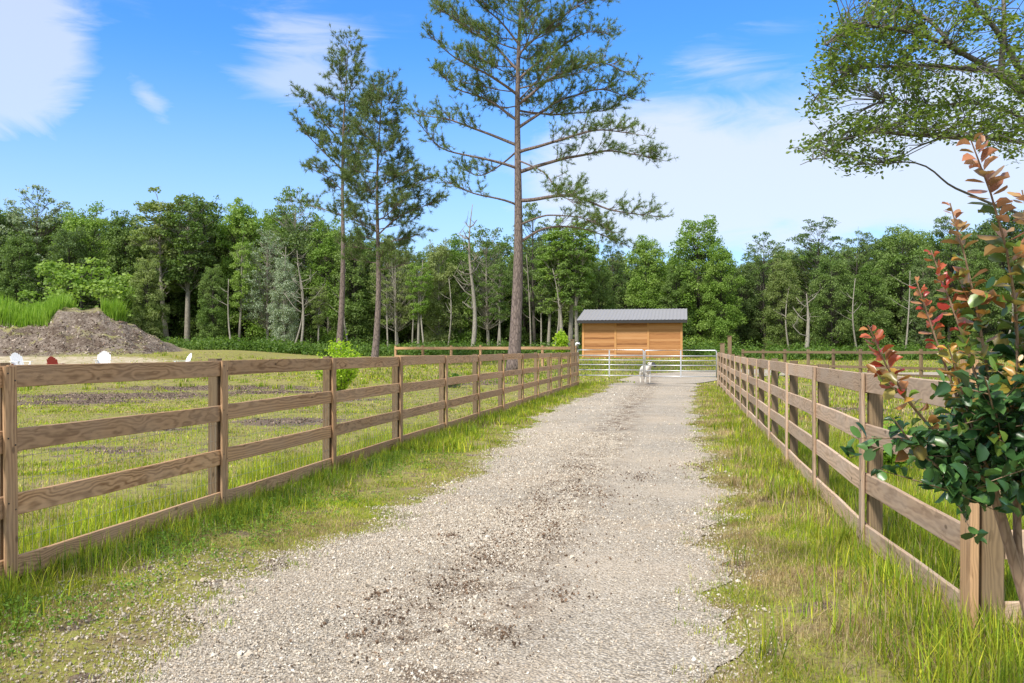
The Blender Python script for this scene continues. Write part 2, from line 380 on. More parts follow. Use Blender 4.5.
# ------------------------------------------------------------------ ground
def axis(fine, step, far, n):
    a = np.arange(fine[0], fine[1]+1e-6, step)
    l = fine[0]-np.geomspace(step*2, far, n)[::-1]; r = fine[1]+np.geomspace(step*2, far, n)
    return np.concatenate([l, a, r])
def grid(xs, ys, hf, extra=0.0):
    X, Y = np.meshgrid(xs, ys, indexing='ij'); Z = hf(X, Y)+extra
    V = np.stack([X, Y, Z], -1).reshape(-1, 3); ny = len(ys); i = np.arange(len(xs)-1)[:, None]*ny; j = np.arange(ny-1)[None]
    Fq = np.stack([i+j, i+ny+j, i+ny+j+1, i+j+1], -1).reshape(-1, 4); return V, Fq
xs = axis((-48, 34), .5, 2500, 26); ys = axis((-6, 70), .4, 3000, 26)
V, Fq = grid(xs, ys, gh)
mb = MB(); mb.add(V, Fq, np.stack([dirt_m(V[:, 0], V[:, 1]), sand_m(V[:, 0], V[:, 1]), 0*V[:, 0]], -1))
m, t = newmat('grass_ground')
geo = t.node('ShaderNodeNewGeometry'); pos = geo.outputs['Position']; att = t.node('ShaderNodeAttribute', attribute_name='tint')
sp = t.node('ShaderNodeSeparateColor', i_0=att.outputs[0])
nb = t.noise(pos, .35, 4); nm = t.noise(pos, 2.3, 5, .65); nf = t.noise(pos, 22, 4, .7)
nf = t.noise(pos, 40, 6, .75)
g = t.ramp(t.math('ADD', t.math('MULTIPLY', nm, .4), t.math('MULTIPLY', nf, .65)),
           [(.38, (.085, .06, .03)), (.47, (.22, .185, .07)), (.56, (.27, .28, .055)), (.70, (.39, .37, .12))])
g = t.mix(t.math('MULTIPLY', t.step(nb, .48, .66), .35), g, (.36, .30, .12))
dm = t.step(t.math('ADD', sp.outputs[0], t.math('MULTIPLY', t.math('SUBTRACT', nm, .5), 3.0)), .16, .40)
dirtc = t.ramp(nf, [(.3, (.06, .042, .03)), (.55, (.17, .125, .095)), (.75, (.33, .26, .20))])
g = t.mix(dm, g, dirtc)
bare = t.step(t.noise(pos, 1.7, 6, .75), .52, .62)
g = t.mix(t.math('MULTIPLY', bare, .8), g, t.ramp(nf, [(.3, (.13, .085, .05)), (.6, (.30, .23, .145)), (.8, (.42, .36, .26))]))
sm = t.step(t.math('ADD', sp.outputs[1], t.math('MULTIPLY', t.math('SUBTRACT', nm, .5), 1.2)), .25, .6)
sandc = t.ramp(nm, [(.3, (.26, .235, .12)), (.5, (.42, .35, .23)), (.7, (.55, .47, .36))])
g = t.mix(sm, g, sandc)
finish(t, g, .95, t.math('ADD', nm, t.math('MULTIPLY', nf, .5)), .6, .05, spec=.1)
tag(mb.obj('ground', m, smooth=True), kind='structure')

# road ---------------------------------------------------------------
m, t = newmat('gravel_road')
geo = t.node('ShaderNodeNewGeometry'); pos = geo.outputs['Position']
vo = t.node('ShaderNodeTexVoronoi', feature='F1'); t.put(vo, 'Vector', pos); vo.inputs['Scale'].default_value = 60
vo2 = t.node('ShaderNodeTexVoronoi', feature='F1'); t.put(vo2, 'Vector', pos); vo2.inputs['Scale'].default_value = 26
sc_ = t.node('ShaderNodeSeparateColor', i_0=vo.outputs['Color']); sc2 = t.node('ShaderNodeSeparateColor', i_0=vo2.outputs['Color'])
stone = t.ramp(sc_.outputs[0], [(0, (.26, .22, .17)), (.25, (.42, .365, .285)), (.6, (.50, .44, .35)), (.85, (.58, .52, .43)), (1, (.74, .70, .62))])
stone2 = t.ramp(sc2.outputs[1], [(0, (.30, .25, .19)), (.4, (.46, .40, .32)), (.8, (.53, .47, .38)), (1, (.66, .61, .53))])
c = t.mix(.4, stone, stone2)
c = t.mix(t.step(vo.outputs['Distance'], .35, .8), c, (.25, .215, .17))
stn = t.noise(pos, .8, 6, .7)
c = t.mix(t.math('MULTIPLY', t.step(stn, .50, .68), .55), c, (.40, .31, .215))
c = t.mix(t.math('MULTIPLY', t.step(t.noise(pos, 2.6, 5, .7), .60, .72), .55), c, (.20, .15, .11))
c = t.mix(t.math('MULTIPLY', t.step(t.noise(pos, .5, 5, .65), .38, .62), .45), c, (.57, .475, .36))
px_ = t.node('ShaderNodeSeparateXYZ', i_0=pos)
cen = t.math('ABSOLUTE', t.math('SUBTRACT', px_.outputs[0], t.math('MULTIPLY_ADD', px_.outputs[1], .19, -1.15)))
cen = t.math('SUBTRACT', 1.0, t.step(cen, .05, .7)); pn_ = t.noise(pos, 3.6, 7, .8)
c = t.mix(t.math('MULTIPLY', t.math('MULTIPLY', cen, t.step(pn_, .46, .57)), .85), c, (.14, .095, .06))
finish(t, c, .9, t.math('SUBTRACT', 1.0, vo.outputs['Distance']), .8, .02, spec=.15)
ys_ = np.arange(-8, 36.01, .1); us = np.linspace(0, 1, 11)
L = road_l(ys_); Rr = road_r(ys_)
Rr = np.where(ys_ > 33, Rr, Rr)
X = L[:, None]*(1-us)+Rr[:, None]*us; Y = np.repeat(ys_[:, None], 11, 1)
edge = 4*us*(1-us)
Z = gh(X, Y)+.010+.02*edge[None]
V = np.stack([X, Y, Z], -1).reshape(-1, 3); i = np.arange(len(ys_)-1)[:, None]*11; j = np.arange(10)[None]
mb = MB(); mb.add(V, np.stack([i+j, i+j+1, i+12+j, i+11+j], -1).reshape(-1, 4))
tag(mb.obj('gravel_road', m, smooth=True), kind='structure')
# lane beyond the gate, turning right
n = 80; k = 9
def resample(P, n):
    P = np.array(P, float); d = np.r_[0, np.cumsum(np.linalg.norm(np.diff(P, axis=0), axis=1))]; q = np.linspace(0, d[-1], n)
    return np.stack([np.interp(q, d, P[:, 0]), np.interp(q, d, P[:, 1])], -1)
A = resample(LANE_N, n); B = resample(LANE_S, n)
A[:, 1] += .15*np.sin(A[:, 0]*2.1); B[:, 1] += .12*np.sin(B[:, 0]*1.7)
A[0] = (float(road_l(36.)), 36.0); B[0] = (float(road_r(36.)), 36.0)
us = np.linspace(0, 1, k)[None, :, None]; P = A[:, None]*(1-us)+B[:, None]*us
V = np.c_[P.reshape(-1, 2), (gh(P[..., 0], P[..., 1])+.028).ravel()]; i = np.arange(n-1)[:, None]*k; j = np.arange(k-1)[None]
mb = MB(); mb.add(V, np.stack([i+j, i+j+1, i+k+j+1, i+k+j], -1).reshape(-1, 4))
tag(mb.obj('gravel_lane', m, smooth=True), kind='structure')

# gravel stones --------------------------------------------------------
def unit_stone():
    v = np.array([(1,0,0),(-1,0,0),(0,1,0),(0,-1,0),(0,0,.75),(0,0,-.6)], float)
    f = np.array([(0,2,4),(2,1,4),(1,3,4),(3,0,4),(2,0,5),(1,2,5),(3,1,5),(0,3,5)]); return v, [f]
sv, sf = unit_stone()
def stones(n, y0, y1, s0, s1, spill, power=1.0):
    y = y0+(y1-y0)*rng.random(n)**power; a, b = road_l(y)-spill*rng.random(n)**2, road_r(y)+spill*rng.random(n)**2
    u_ = rng.random(n); u_ = np.where((np.abs(u_-.74) < .16) & (rng.random(n) < .72), rng.random(n)*.55, u_); x = a+(b-a)*u_; s_ = s0+(s1-s0)*rng.random(n)**3
    z = gh(x, y)+.012+s_*.15+.02*np.clip(1-((x-(a+b)/2)/((b-a)/2))**2, 0, 1)
    R3 = rand_rot(n); sc3 = s_[:, None]*rng.uniform(.5, 1.25, (n, 3))*np.array([1, 1, .8])
    pal = np.array([(.70,.66,.58),(.60,.54,.45),(.54,.475,.38),(.49,.425,.335),(.42,.355,.27),(.54,.44,.33),(.26,.21,.16)])
    c = pal[rng.choice(7, n, p=[.06,.20,.27,.20,.13,.09,.05])]
    return np.stack([x, y, z], -1), R3, sc3, c
mb = MB()
for a in ((90000, 2.6, 8, .0028, .0098, .3), (48000, 6, 15, .0045, .013, .3), (5000, 14, 34, .010, .022, .3), (700, 3, 14, .014, .026, .4)):
    p_, r_, s_, c_ = stones(*a); mb.inst(sv, sf, p_, r_, s_, c_)
# spilled gravel on the near left verge
n = 3800; y = rng.uniform(3, 6.2, n); x = road_l(y)-rng.random(n)**1.5*1.0; s_ = rng.uniform(.004, .012, n)
mb.inst(sv, sf, np.stack([x, y, gh(x, y)+.006], -1), rand_rot(n), s_[:, None]*rng.uniform(.6, 1.2, (n, 3)), np.array([(.43, .37, .29)])*rng.uniform(.6, 1.3, (n, 1)))
tag(mb.obj('gravel', M['stone']), 'pale crushed stone gravel scattered over the driveway', 'gravel', kind='stuff')

# dark leaf litter and soil crumbs on the drive centre -----------------
mb = MB(); sp_px = [(487, 560, .22), (500, 545, .2), (470, 590, .16), (545, 505, .22), (600, 498, .15), (575, 490, .16), (640, 480, .12), (395, 625, .16), (440, 590, .1), (548, 540, .2), (530, 520, .15),
                    (555, 530, .16), (360, 640, .1), (505, 640, .08), (700, 470, .15), (580, 470, .12), (450, 540, .06), (560, 600, .1), (380, 600, .06)]
for px, py, r in sp_px:
    g0 = G(px, py); n = int(1700*r); a = rng.normal(size=(n, 2))*r*np.array([.9, 2.0])*rng.uniform(.2, 2.0, (n, 1)); p = np.c_[g0.x+a[:, 0], g0.y+a[:, 1]]
    s_ = .003+.009*rng.random(n)**2
    mb.inst(sv, sf, np.c_[p, gh(p[:, 0], p[:, 1])+.034+rng.random(n)*.004], rand_rot(n), s_[:, None]*rng.uniform(.4, 1.4, (n, 3)),
            np.array([(.13, .085, .055)])*rng.uniform(.4, 1.8, (n, 1)))
tag(mb.obj('soil_crumbs', M['stone']), 'dark soil crumbs and dung along the middle of the driveway', 'debris', kind='stuff')

# mulch chips in the dirt patches of the field
mb = MB(); n = 26000; b = np.array(DIRT); w_ = b[:, 2]*b[:, 3]; q = rng.choice(len(b), n, p=w_/w_.sum())
a = rng.uniform(-1, 1, (n, 2)); x = b[q, 0]+a[:, 0]*b[q, 2]; y = b[q, 1]+a[:, 1]*b[q, 3]; k_ = dirt_m(x, y)+.5*snoise(x, y, 21, 5.0) > rng.random(n)*.6+.35; x, y = x[k_], y[k_]; n = len(x)
s_ = rng.uniform(.012, .045, n); mb.inst(sv, sf, np.stack([x, y, gh(x, y)+.01], -1), rand_rot(n), s_[:, None]*rng.uniform(.25, 1.3, (n, 3)), np.array([(.16, .12, .09)])*rng.uniform(.4, 2.0, (n, 1)))
tag(mb.obj('mulch', M['chip']), 'dark brown mulch and bare soil lying in patches in the paddock', 'mulch', kind='stuff')

# ------------------------------------------------------------------ grass
bl_v = np.array([(-.5, 0, 0), (.5, 0, 0), (-.38, .12, .5), (.38, .12, .5), (0, .42, 1.0)]); bl_f = [np.array([(0, 1, 3, 2)]), np.array([(2, 3, 4)])]
GP = np.array([(.25,.38,.03),(.39,.49,.035),(.56,.57,.05),(.13,.25,.02),(.42,.30,.13),(.62,.49,.26)])
def dry_m(x, y): return np.clip(.45+1.0*snoise(x, y, 5, 2.6)+.6*snoise(x, y, 9, 7.5), 0, 1)
def blades(mb, x, y, hgt, wid, lush=0.5, dry=0.25, bend=1.0, droop=.6):
    n = len(x); a = rng.uniform(0, 2*PI, n); rot = rotz(a)
    lean = rng.normal(0, .28*bend, n); c, s_ = np.cos(lean), np.sin(lean)
    T = np.zeros((n, 3, 3)); T[:, 0, 0] = 1; T[:, 1, 1] = c; T[:, 1, 2] = s_; T[:, 2, 1] = -s_; T[:, 2, 2] = c
    rot = rot @ T
    h = hgt*rng.uniform(.45, 1.25, n); sc3 = np.stack([wid*rng.uniform(.7, 1.3, n), h*droop*rng.uniform(.4, 2, n), h], -1)
    pn = .5+.5*snoise(x, y, 11, 1.1); d = np.clip(dry*2.0*dry_m(x, y)+dry*.15, 0, .95)
    idx = np.where(rng.random(n) < d, rng.choice([4, 5, 5], n), np.where(rng.random(n) < lush*(.5+pn*.7), rng.choice([0, 3, 0, 1], n), rng.choice([1, 2, 1, 2, 0], n)))
    c = GP[idx]*rng.uniform(.55, 1.2, (n, 1))*(1+.28*snoise(x, y, 14, 3.3)+.12*snoise(x, y, 15, 9.))[:, None]
    mb.inst(bl_v, bl_f, np.stack([x, y, gh(x, y)-.005], -1), rot, sc3, c)
def tufted(n, fx, per=9, spread=.05):
    """n blades gathered in tufts; fx() returns tuft centres"""
    x, y = fx(n//per); x = np.repeat(x, per)+rng.normal(0, spread, len(x)*per); y = np.repeat(y, per)+rng.normal(0, spread, len(y)*per); return x, y
def cull(x, y, keep): return x[keep], y[keep]
mbn = MB()
# left verge
def lv(y0, y1, pw=1.5):
    def f(n):
        y = y0+(y1-y0)*rng.random(n)**pw; a = left_x(y)-.15; b = road_l(y)+.1; return a+(b-a)*rng.random(n)**1.15, y
    return f
for (n, y0, y1, h, wd) in ((240000, 3.0, 9, .028, .0042), (80000, 8, 18, .032, .008), (60000, 16, 37, .05, .015)):
    x, y = tufted(n, lv(y0, y1), 8, .03+.002*y0)
    den = np.clip(.42+.8*snoise(x, y, 2, 2.4)+.5*snoise(x, y, 6, 7.), .05, 1)
    den *= np.clip((road_l(y)-x)/.35+.2, .15, 1)*np.clip(1.35-blobs(x, y, [(-1.9, 4.2, 1.1, 1.2)])*2, .1, 1)
    x, y = cull(x, y, (rng.random(len(x)) < den) & ~on_road(x+.05, y)); blades(mbn, x, y, h, wd, .25, .30, 1.7, 1.0)
# taller shaded grass at the foot of the left fence
def foot(fn, y0, y1, off, sg):
    def f(n):
        y = y0+(y1-y0)*rng.random(n)**1.5; return fn(y)+off+rng.normal(0, sg, n), y
    return f
x, y = tufted(30000, foot(left_x, 3, 14, .24, .2), 14, .03); keep = rng.random(len(x)) < np.clip(.55+.9*snoise(x, y, 4, 1.9), .05, 1)
x, y = cull(x, y, keep); blades(mbn, x, y, .12, .0055, 1.1, .05, 1.7, 1.3)
x, y = tufted(16000, foot(left_x, 12, 36, .3, .3), 12, .05); x, y = cull(x, y, rng.random(len(x)) < np.clip(.5+.8*snoise(x, y, 4, 1.2), .1, 1)); blades(mbn, x, y, .15, .014, .3, .05, 1.5, 1.0)
# right verge, taller and drier
def rv(y0, y1, pw=1.5):
    def f(n):
        y = y0+(y1-y0)*rng.random(n)**pw; a = road_r(y)-.05; b = right_x(y)+.25; return a+(b-a)*rng.random(n)**.85, y
    return f
for (n, y0, y1, h, wd) in ((250000, 2.4, 8, .032, .0038), (90000, 7, 18, .040, .007), (52000, 16, 36, .055, .014)):
    x, y = tufted(n, rv(y0, y1), 9, .035+.002*y0)
    den = np.clip(.45+.75*snoise(x, y, 8, 2.1)+.55*snoise(x, y, 6, 6.), .06, 1)*np.clip((x-road_r(y))/.3+.25, .2, 1)
    x, y = cull(x, y, (rng.random(len(x)) < den)); blades(mbn, x, y, h, wd, .22, .6, 2.4, 1.8)
x, y = tufted(24000, foot(right_x, 2.4, 9, -.12, .25), 14, .03); x, y = cull(x, y, rng.random(len(x)) < np.clip(.35+.8*snoise(x, y, 31, 2.6), .05, 1)*np.clip(.45+(5.5-y)*.25, .35, 1)); blades(mbn, x, y, .075, .0045, .3, .2, 2.3, 1.8)
x, y = tufted(14000, foot(right_x, 8, 34, -.05, .25), 12, .05); blades(mbn, x, y, .13, .014, .3, .2, 1.5)
x, y = tufted(26000, rv(2.4, 12), 5, .06); x, y = cull(x, y, rng.random(len(x)) < np.clip(.45+.9*snoise(x, y, 41, 2.2), .05, 1)); blades(mbn, x, y, .085, .0030, .0, 3.0, 3.8, 2.6)
x = rng.uniform(1.6, 2.4, 900); y = rng.uniform(3.0, 3.9, 900); blades(mbn, x, y, .22, .006, .1, .0, 1.5, 1.0)
x, y = tufted(7000, lv(3, 12), 5, .06); blades(mbn, x, y, .07, .0030, .0, 3.0, 3.6, 2.2)
# sparse tufts on the drive edges
for fn, sg in ((road_l, -1), (road_r, 1)):
    yc = 3+22*rng.random(260)**1.4; xc = fn(yc)-sg*np.abs(rng.normal(0, .10, 260)); x = np.repeat(xc, 14)+rng.normal(0, .025, 3640); y = np.repeat(yc, 14)+rng.normal(0, .025, 3640)
    blades(mbn, x, y, .05, .005, .3, .2, 1.6)
tag(mbn.obj('verge_grass', M['grass']), 'short yellow green grass on the strips beside the driveway', 'grass', kind='stuff')
# fields
mbf = MB()
def fieldl(y0, y1, pw=1.5):
    def f(n):
        y = y0+(y1-y0)*rng.random(n)**pw; a = -.64*y-2; b = left_x(y)-.05; return a+(b-a)*rng.random(n), y
    return f
for (n, y0, y1, h, wd) in ((80000, 4.5, 11, .055, .006), (90000, 10, 22, .045, .012), (80000, 20, 40, .045, .026), (30000, 38, 62, .07, .05)):
    x, y = tufted(n, fieldl(y0, y1), 8, .04+.003*y0)
    den = np.clip(.55+.6*snoise(x, y, 2, 1.4)+.3*snoise(x, y, 6, 4.), .15, 1)*(1-.95*dirt_m(x, y))*(1-.85*sand_m(x, y))
    x, y = cull(x, y, rng.random(len(x)) < den); blades(mbf, x, y, h, wd, .2, .26, 1.6, 1.1)
x, y = tufted(20000, foot(left_x, 4.4, 16, -.35, .35), 12, .04); blades(mbf, x, y, .16, .007, .15, .05, 1.2)
x, y = tufted(9000, lambda n: (rng.uniform(-36, 6, n), rng.uniform(30, 60, n)), 30, .12); x, y = cull(x, y, (x < left_x(y)) & (sand_m(x, y) < .2)); blades(mbf, x, y, .22, .03, .5, .2)
tag(mbf.obj('paddock_grass', M['grass']), 'bright short grass of the open field behind the left fence', 'grass', kind='stuff')
mbr = MB()
def fieldr(y0, y1, pw=1.5):
    def f(n):
        y = y0+(y1-y0)*rng.random(n)**pw; a = right_x(y)+.05; b = .66*y+3; return a+(b-a)*rng.random(n), y
    return f
for (n, y0, y1, h, wd) in ((42000, 3.9, 9, .10, .006), (60000, 8, 20, .12, .012), (50000, 18, 43, .10, .028)):
    x, y = tufted(n, fieldr(y0, y1), 9, .04+.003*y0)
    den = np.clip(.7+.6*snoise(x, y, 2, 1.4), .2, 1)*(1-.9*dirt_m(x, y))
    x, y = cull(x, y, rng.random(len(x)) < den); blades(mbr, x, y, h, wd, .3, .3, 1.3)
x, y = tufted(26000, foot(right_x, 3.9, 14, .6, .45), 14, .04); blades(mbr, x, y, .20, .007, .35, .08, 1.4)
x = rng.uniform(-8, 60, 60000); y = rng.uniform(36, 76, 60000)
ln = np.interp(x, [p[0] for p in LANE_N], [p[1] for p in LANE_N]); ls = np.interp(x, [p[0] for p in LANE_S], [p[1] for p in LANE_S])
x, y = cull(x, y, ((y > ln) | (y < ls)) & (x > -8) & (x < y*.8)); blades(mbr, x, y, .10, .05, .35, .15)
tag(mbr.obj('field_grass', M['grass']), 'uneven green grass of the field behind the right fence and gate', 'grass', kind='stuff')

# low weeds with rounded leaves near the left fence foot and the verge edge
leaf_v = np.array([(0, 0, 0), (.30, .30, .05), (.36, .62, .06), (0, 1, -.04), (-.36, .62, .06), (-.30, .30, .05)]); leaf_f = [np.array([(0, 1, 2, 3), (0, 3, 4, 5)])]
mb = MB(); n = 1500; y = 3.2+9*rng.random(n)**1.6; x = left_x(y)+.15+np.abs(rng.normal(0, .45, n)); k_ = (~on_road(x+.2, y)) & (snoise(x, y, 12, 1.7) > -.25); x, y = x[k_], y[k_]
x = np.repeat(x, 12)+rng.normal(0, .04, len(x)*12); y = np.repeat(y, 12)+rng.normal(0, .04, len(y)*12); n = len(x)
d = rng.normal(size=(n, 3)); d[:, 2] = np.abs(d[:, 2])+.7
mb.inst(leaf_v, leaf_f, np.stack([x, y, gh(x, y)+rng.uniform(.01, .07, n)], -1), frame(d), rng.uniform(.009, .024, n), np.array([(.17, .29, .04)])*rng.uniform(.5, 1.6, (n, 1)))
tag(mb.obj('weeds', M['grass']), 'small round leaved weeds growing along the foot of the left fence', 'weeds', kind='stuff')

# ------------------------------------------------------------------ fences
def board_mesh(name, L, hgt, th, mat, bev=.004, warp=.006, seed=0):
    """board along local x, from 0 to L, centred in y and z; slight bow and wane"""
    g_ = random.Random(seed); n = 9; mb = MB(); V = []
    ph = g_.uniform(0, 6)
    for i in range(n):
        x = L*i/(n-1); dz = warp*math.sin(PI*i/(n-1)*g_.choice([1, 1.0])+ph)*.6; hh = hgt*(1+.012*math.sin(i*1.7+ph)); dy = warp*.5*math.sin(i*.8+ph)
        y0, y1, z0, z1 = -th/2+dy, th/2+dy, -hh/2+dz, hh/2+dz; b = bev
        V += [(x, y0+b, z0), (x, y1-b, z0), (x, y1, z0+b), (x, y1, z1-b), (x, y1-b, z1), (x, y0+b, z1), (x, y0, z1-b), (x, y0, z0+b)]
    Fs = [[i*8+j, i*8+(j+1) % 8, (i+1)*8+(j+1) % 8, (i+1)*8+j] for i in range(n-1) for j in range(8)]
    mb.add(V, Fs); mb.F.append(np.array([list(range(8))[::-1]])); mb.F.append(np.array([[(n-1)*8+j for j in range(8)]]))
    return mb.mesh(name, mat)
def vertical_mesh(name, w_, d_, h, mat, slant=0.0):
    """post: local x is its height (so the wood grain runs up); rotated upright on placing"""
    return board_mesh(name, h, w_, d_, mat, .006, .003, int(h*100))
UP = Matrix(((0, 1, 0), (0, 0, 1), (1, 0, 0))).to_4x4()     # local x -> up, y -> x (fence dir?), z -> y
NAIL = MB().box((0, 0, 0), (.009, .003, .009)).mesh('nail', M['dark'])
class Fence:
    def __init__(s, label, cat, P0, d, side, heights, rail_h, rail_t, mats, post_h, batten=True, post_sz=(.085, .09), group=None, name='wooden_fence'):
        """P0 start, d unit direction, side = unit vector to the face carrying the boards"""
        s.root = thing(name, label, cat, (P0[0], P0[1], 0), 0, group); s.P0 = np.array(P0, float); s.O = s.P0.copy(); s.d = np.array(d, float); s.side = np.array(side, float)
        s.H = heights; s.rh = rail_h; s.rt = rail_t; s.m = mats; s.ph = post_h; s.batten = batten; s.psz = post_sz
    def pt(s, q): return s.P0+s.d*q
    def build(s, ts, zoff=None, railjit=.006, first_post=True):
        r_ = random.Random(int(abs(s.P0[0]*100))); ang = math.atan2(s.d[1], s.d[0])
        flip = 1 if np.cross(s.d, s.side) > 0 else -1           # local +y or -y is the board side
        for i in range(len(ts)-1):
            L = ts[i+1]-ts[i]
            for k, h in enumerate(s.H):
                me = board_mesh('rail', L-.004, s.rh*r_.uniform(.97, 1.02), s.rt, s.m[0], seed=i*7+k)
                p0 = s.pt(ts[i]+.002); p1 = s.pt(ts[i+1]-.002); z0 = zoff(*p0)+h; z1 = zoff(*p1)+h+r_.uniform(-railjit, railjit)
                o = link('rail', me, s.root, (p0[0]-s.O[0]+s.side[0]*s.rt/2, p0[1]-s.O[1]+s.side[1]*s.rt/2, z0-s.rh/2), (0, -math.atan2(z1-z0, L), ang))
        for i, q in enumerate(ts):
            p = s.pt(q); g0 = float(gh(*p)); top = zoff(*p)
            if i == 0 and not first_post: continue
            pw, pd = s.psz
            hh = s.ph+top-g0+.3+r_.uniform(-.012, .02)
            me = vertical_mesh('post', pw*r_.uniform(.95, 1.05), pd, hh, s.m[1])
            c = p-s.O-s.side*(pd/2+.001)
            o = link('post', me, s.root, (c[0], c[1], g0-.3)); o.rotation_euler = (Matrix.Rotation(ang, 4, 'Z') @ Matrix(((0, 0, 1, 0), (0, 1, 0, 0), (1, 0, 0, 0), (0, 0, 0, 1)))).to_euler() if False else upright(ang, r_)
            if s.batten:
                hb = s.ph-.015+top-g0+.02; me = vertical_mesh('batten', .10, .024, hb, s.m[0])
                c = p-s.O+s.side*(s.rt+.013)
                bo = link('batten', me, s.root, (c[0], c[1], g0-.02), upright(ang, r_))
                if p[1] < 9:
                    for h in s.H:
                        for dx in (-.028, .028):
                            link('nail', NAIL, bo, (h-s.rh*.5+dx*.8+.02-g0, (1 if np.cross(s.d, s.side) > 0 else -1)*.0135, dx))
def upright(ang, r_):
    # local x up, local z along the fence, local y across it
    Mx = Matrix((( 0, 0, 1), (0, 1, 0), (-1, 0, 0))).transposed()      # columns: images of x,y,z
    A = Matrix(((0, 0, -1), (0, 1, 0), (1, 0, 0)))                     # x->z, y->y, z->-x
    Rz = Matrix.Rotation(ang, 3, 'Z'); T = Matrix.Rotation(r_.uniform(-.008, .008), 3, 'Y')
    return (Rz @ T @ A).to_euler()
def unit(a): a = np.array(a, float); return a/np.linalg.norm(a)
# left fence
zf = lambda x, y: float(gh(x, y)*.0)+.0
KZ = 3498.0
dl = unit((.195, 1)); nl = unit((1, -.195))
SL = 2.46*.985
zs = [5.19+SL*i for i in range(-1, 13)]
P0 = (left_x(zs[0]), zs[0]); ts = [(z-zs[0])/dl[1] for z in zs]
fl = Fence('brown four board fence with wire netting running along the left side of the driveway', 'fence', P0, dl, nl, [1.365, .975, .585, .205], .135, .026, (M['wood_l'], M['post']), 1.375)
fl.build(ts, lambda x, y: 0.35*float(sstep(y, 33, 48)))
# wire netting behind the boards
mb = MB(); q = 0.0
while q < ts[-1]:
    p = fl.pt(q)-np.array(P0)-nl*.008; g0 = float(gh(*fl.pt(q))); mb.box((p[0], p[1], (g0+.9)/2+.02), (.0018, .0018, .9-g0)); q += .075 if q < 14 else .3
for h in (.1, .3, .45, .66, .8, .9):
    a = fl.pt(0)-np.array(P0)-nl*.0105; b = fl.pt(ts[-1])-np.array(P0)-nl*.0105
    mb.tube([(a[0], a[1], h), (b[0], b[1], h)], .0013, 4)
mb.obj('wire_netting', M['wire'], fl.root)
# right fence
dr = unit((.2023, 1)); nr = unit((-1, .2023))
inv = [1/(977-686)+0.00206*i for i in range(0, 14)]
zr = [1090*v for v in inv]
zr = [z for z in zr if z < 33.2]+[33.3]
zr = zr[1:]
P0 = (right_x(zr[0]), zr[0]); ts = [(z-zr[0])/dr[1] for z in zr]
fr = Fence('weathered tan four board fence running along the right side of the driveway', 'fence', P0, dr, nr, [1.30, .95, .60, .25], .138, .026, (M['wood_r'], M['post']), 1.315)
fr.build(ts, lambda x, y: .06*float(sstep(y, 20, 33)))
# the nearest bay kinks outward to the corner post
PC = np.array((2.23, 4.12)); seg = np.array(P0)-PC; fr.P0 = PC; fr.d = unit(seg); dr = fr.d; nr = unit((-dr[1], dr[0])); fr.side = nr; fr.batten = False
fr.build([0, float(np.linalg.norm(seg))-.004], lambda x, y: 0.0, first_post=False)
[bpy.data.objects.remove(o) for o in list(fr.root.children) if o.name.startswith('post') and abs(o.location.x+(nr*.07)[0]) < .03 and abs(o.location.y) < .12 and o.name != 'post.014' and o == max([q for q in fr.root.children if q.name.startswith('post')], key=lambda q: q.name)]
# corner post of the right fence: two posts side by side and the return fence
pc = PC.copy(); ang = math.atan2(dr[1], dr[0]); rr = random.Random(3)
g0 = float(gh(*pc))
root = thing('corner_post', 'thick tan square post where the right fence turns, behind the shrub stem', 'fence post', (pc[0], pc[1], 0))
link('front_board', vertical_mesh('front_board', .135, .04, 1.62, M['corner']), root, (*(dr*-.02+nr*.045), g0-.3), upright(ang, rr))
link('post', vertical_mesh('post', .10, .10, 1.60, M['post']), root, (*(dr*.02-nr*.06), g0-.3), upright(ang, rr))
P1 = pc-nr*.12
d2 = unit((1, .06)); n2_ = unit((.06, -1))
fb = Fence('short return of board fence heading right from the corner post behind the shrub', 'fence', P1+np.array((0, .02)), d2, n2_, [1.30, .95, .60, .25], .138, .026, (M['wood_r'], M['post']), 1.315)
fb.build([0, 2.44, 4.88, 7.32], lambda x, y: .0, first_post=False)
# far right three-rail fence and far left fence
def farfence(label, pts, H, ph, mats, batten=False, rh=.14, psz=(.13, .13)):
    Pa, Pb = np.array(pts[0], float), np.array(pts[1], float); d = unit(Pb-Pa); n_ = unit((d[1], -d[0]))
    if n_[1] > 0: n_ = -n_
    f = Fence(label, 'fence', Pa, d, n_, H, rh, .03, mats, ph, batten, psz); L = np.linalg.norm(Pb-Pa); k = pts[2]
    f.build([L*i/k for i in range(k+1)], lambda x, y: float(gh(x, y))*0+pts[3]); return f
pa, pb_ = (742-CX)/F*55, (992-CX)/F*39.0
farfence('dark brown three rail fence crossing the far right field in front of the woods', ((pa, 55), (pb_, 39.0), 9, .0), [1.40, .62, .24], 1.50, (M['post'], M['post']))
pa, pb_ = (395-CX)/F*56, (575-CX)/F*50
farfence('long low brown rail fence far off behind the big pine trunk', ((pa, 56), (pb_, 50), 6, .0), [1.66, 1.12], 1.74, (M['wood_l'], M['wood_l']), rh=.17)

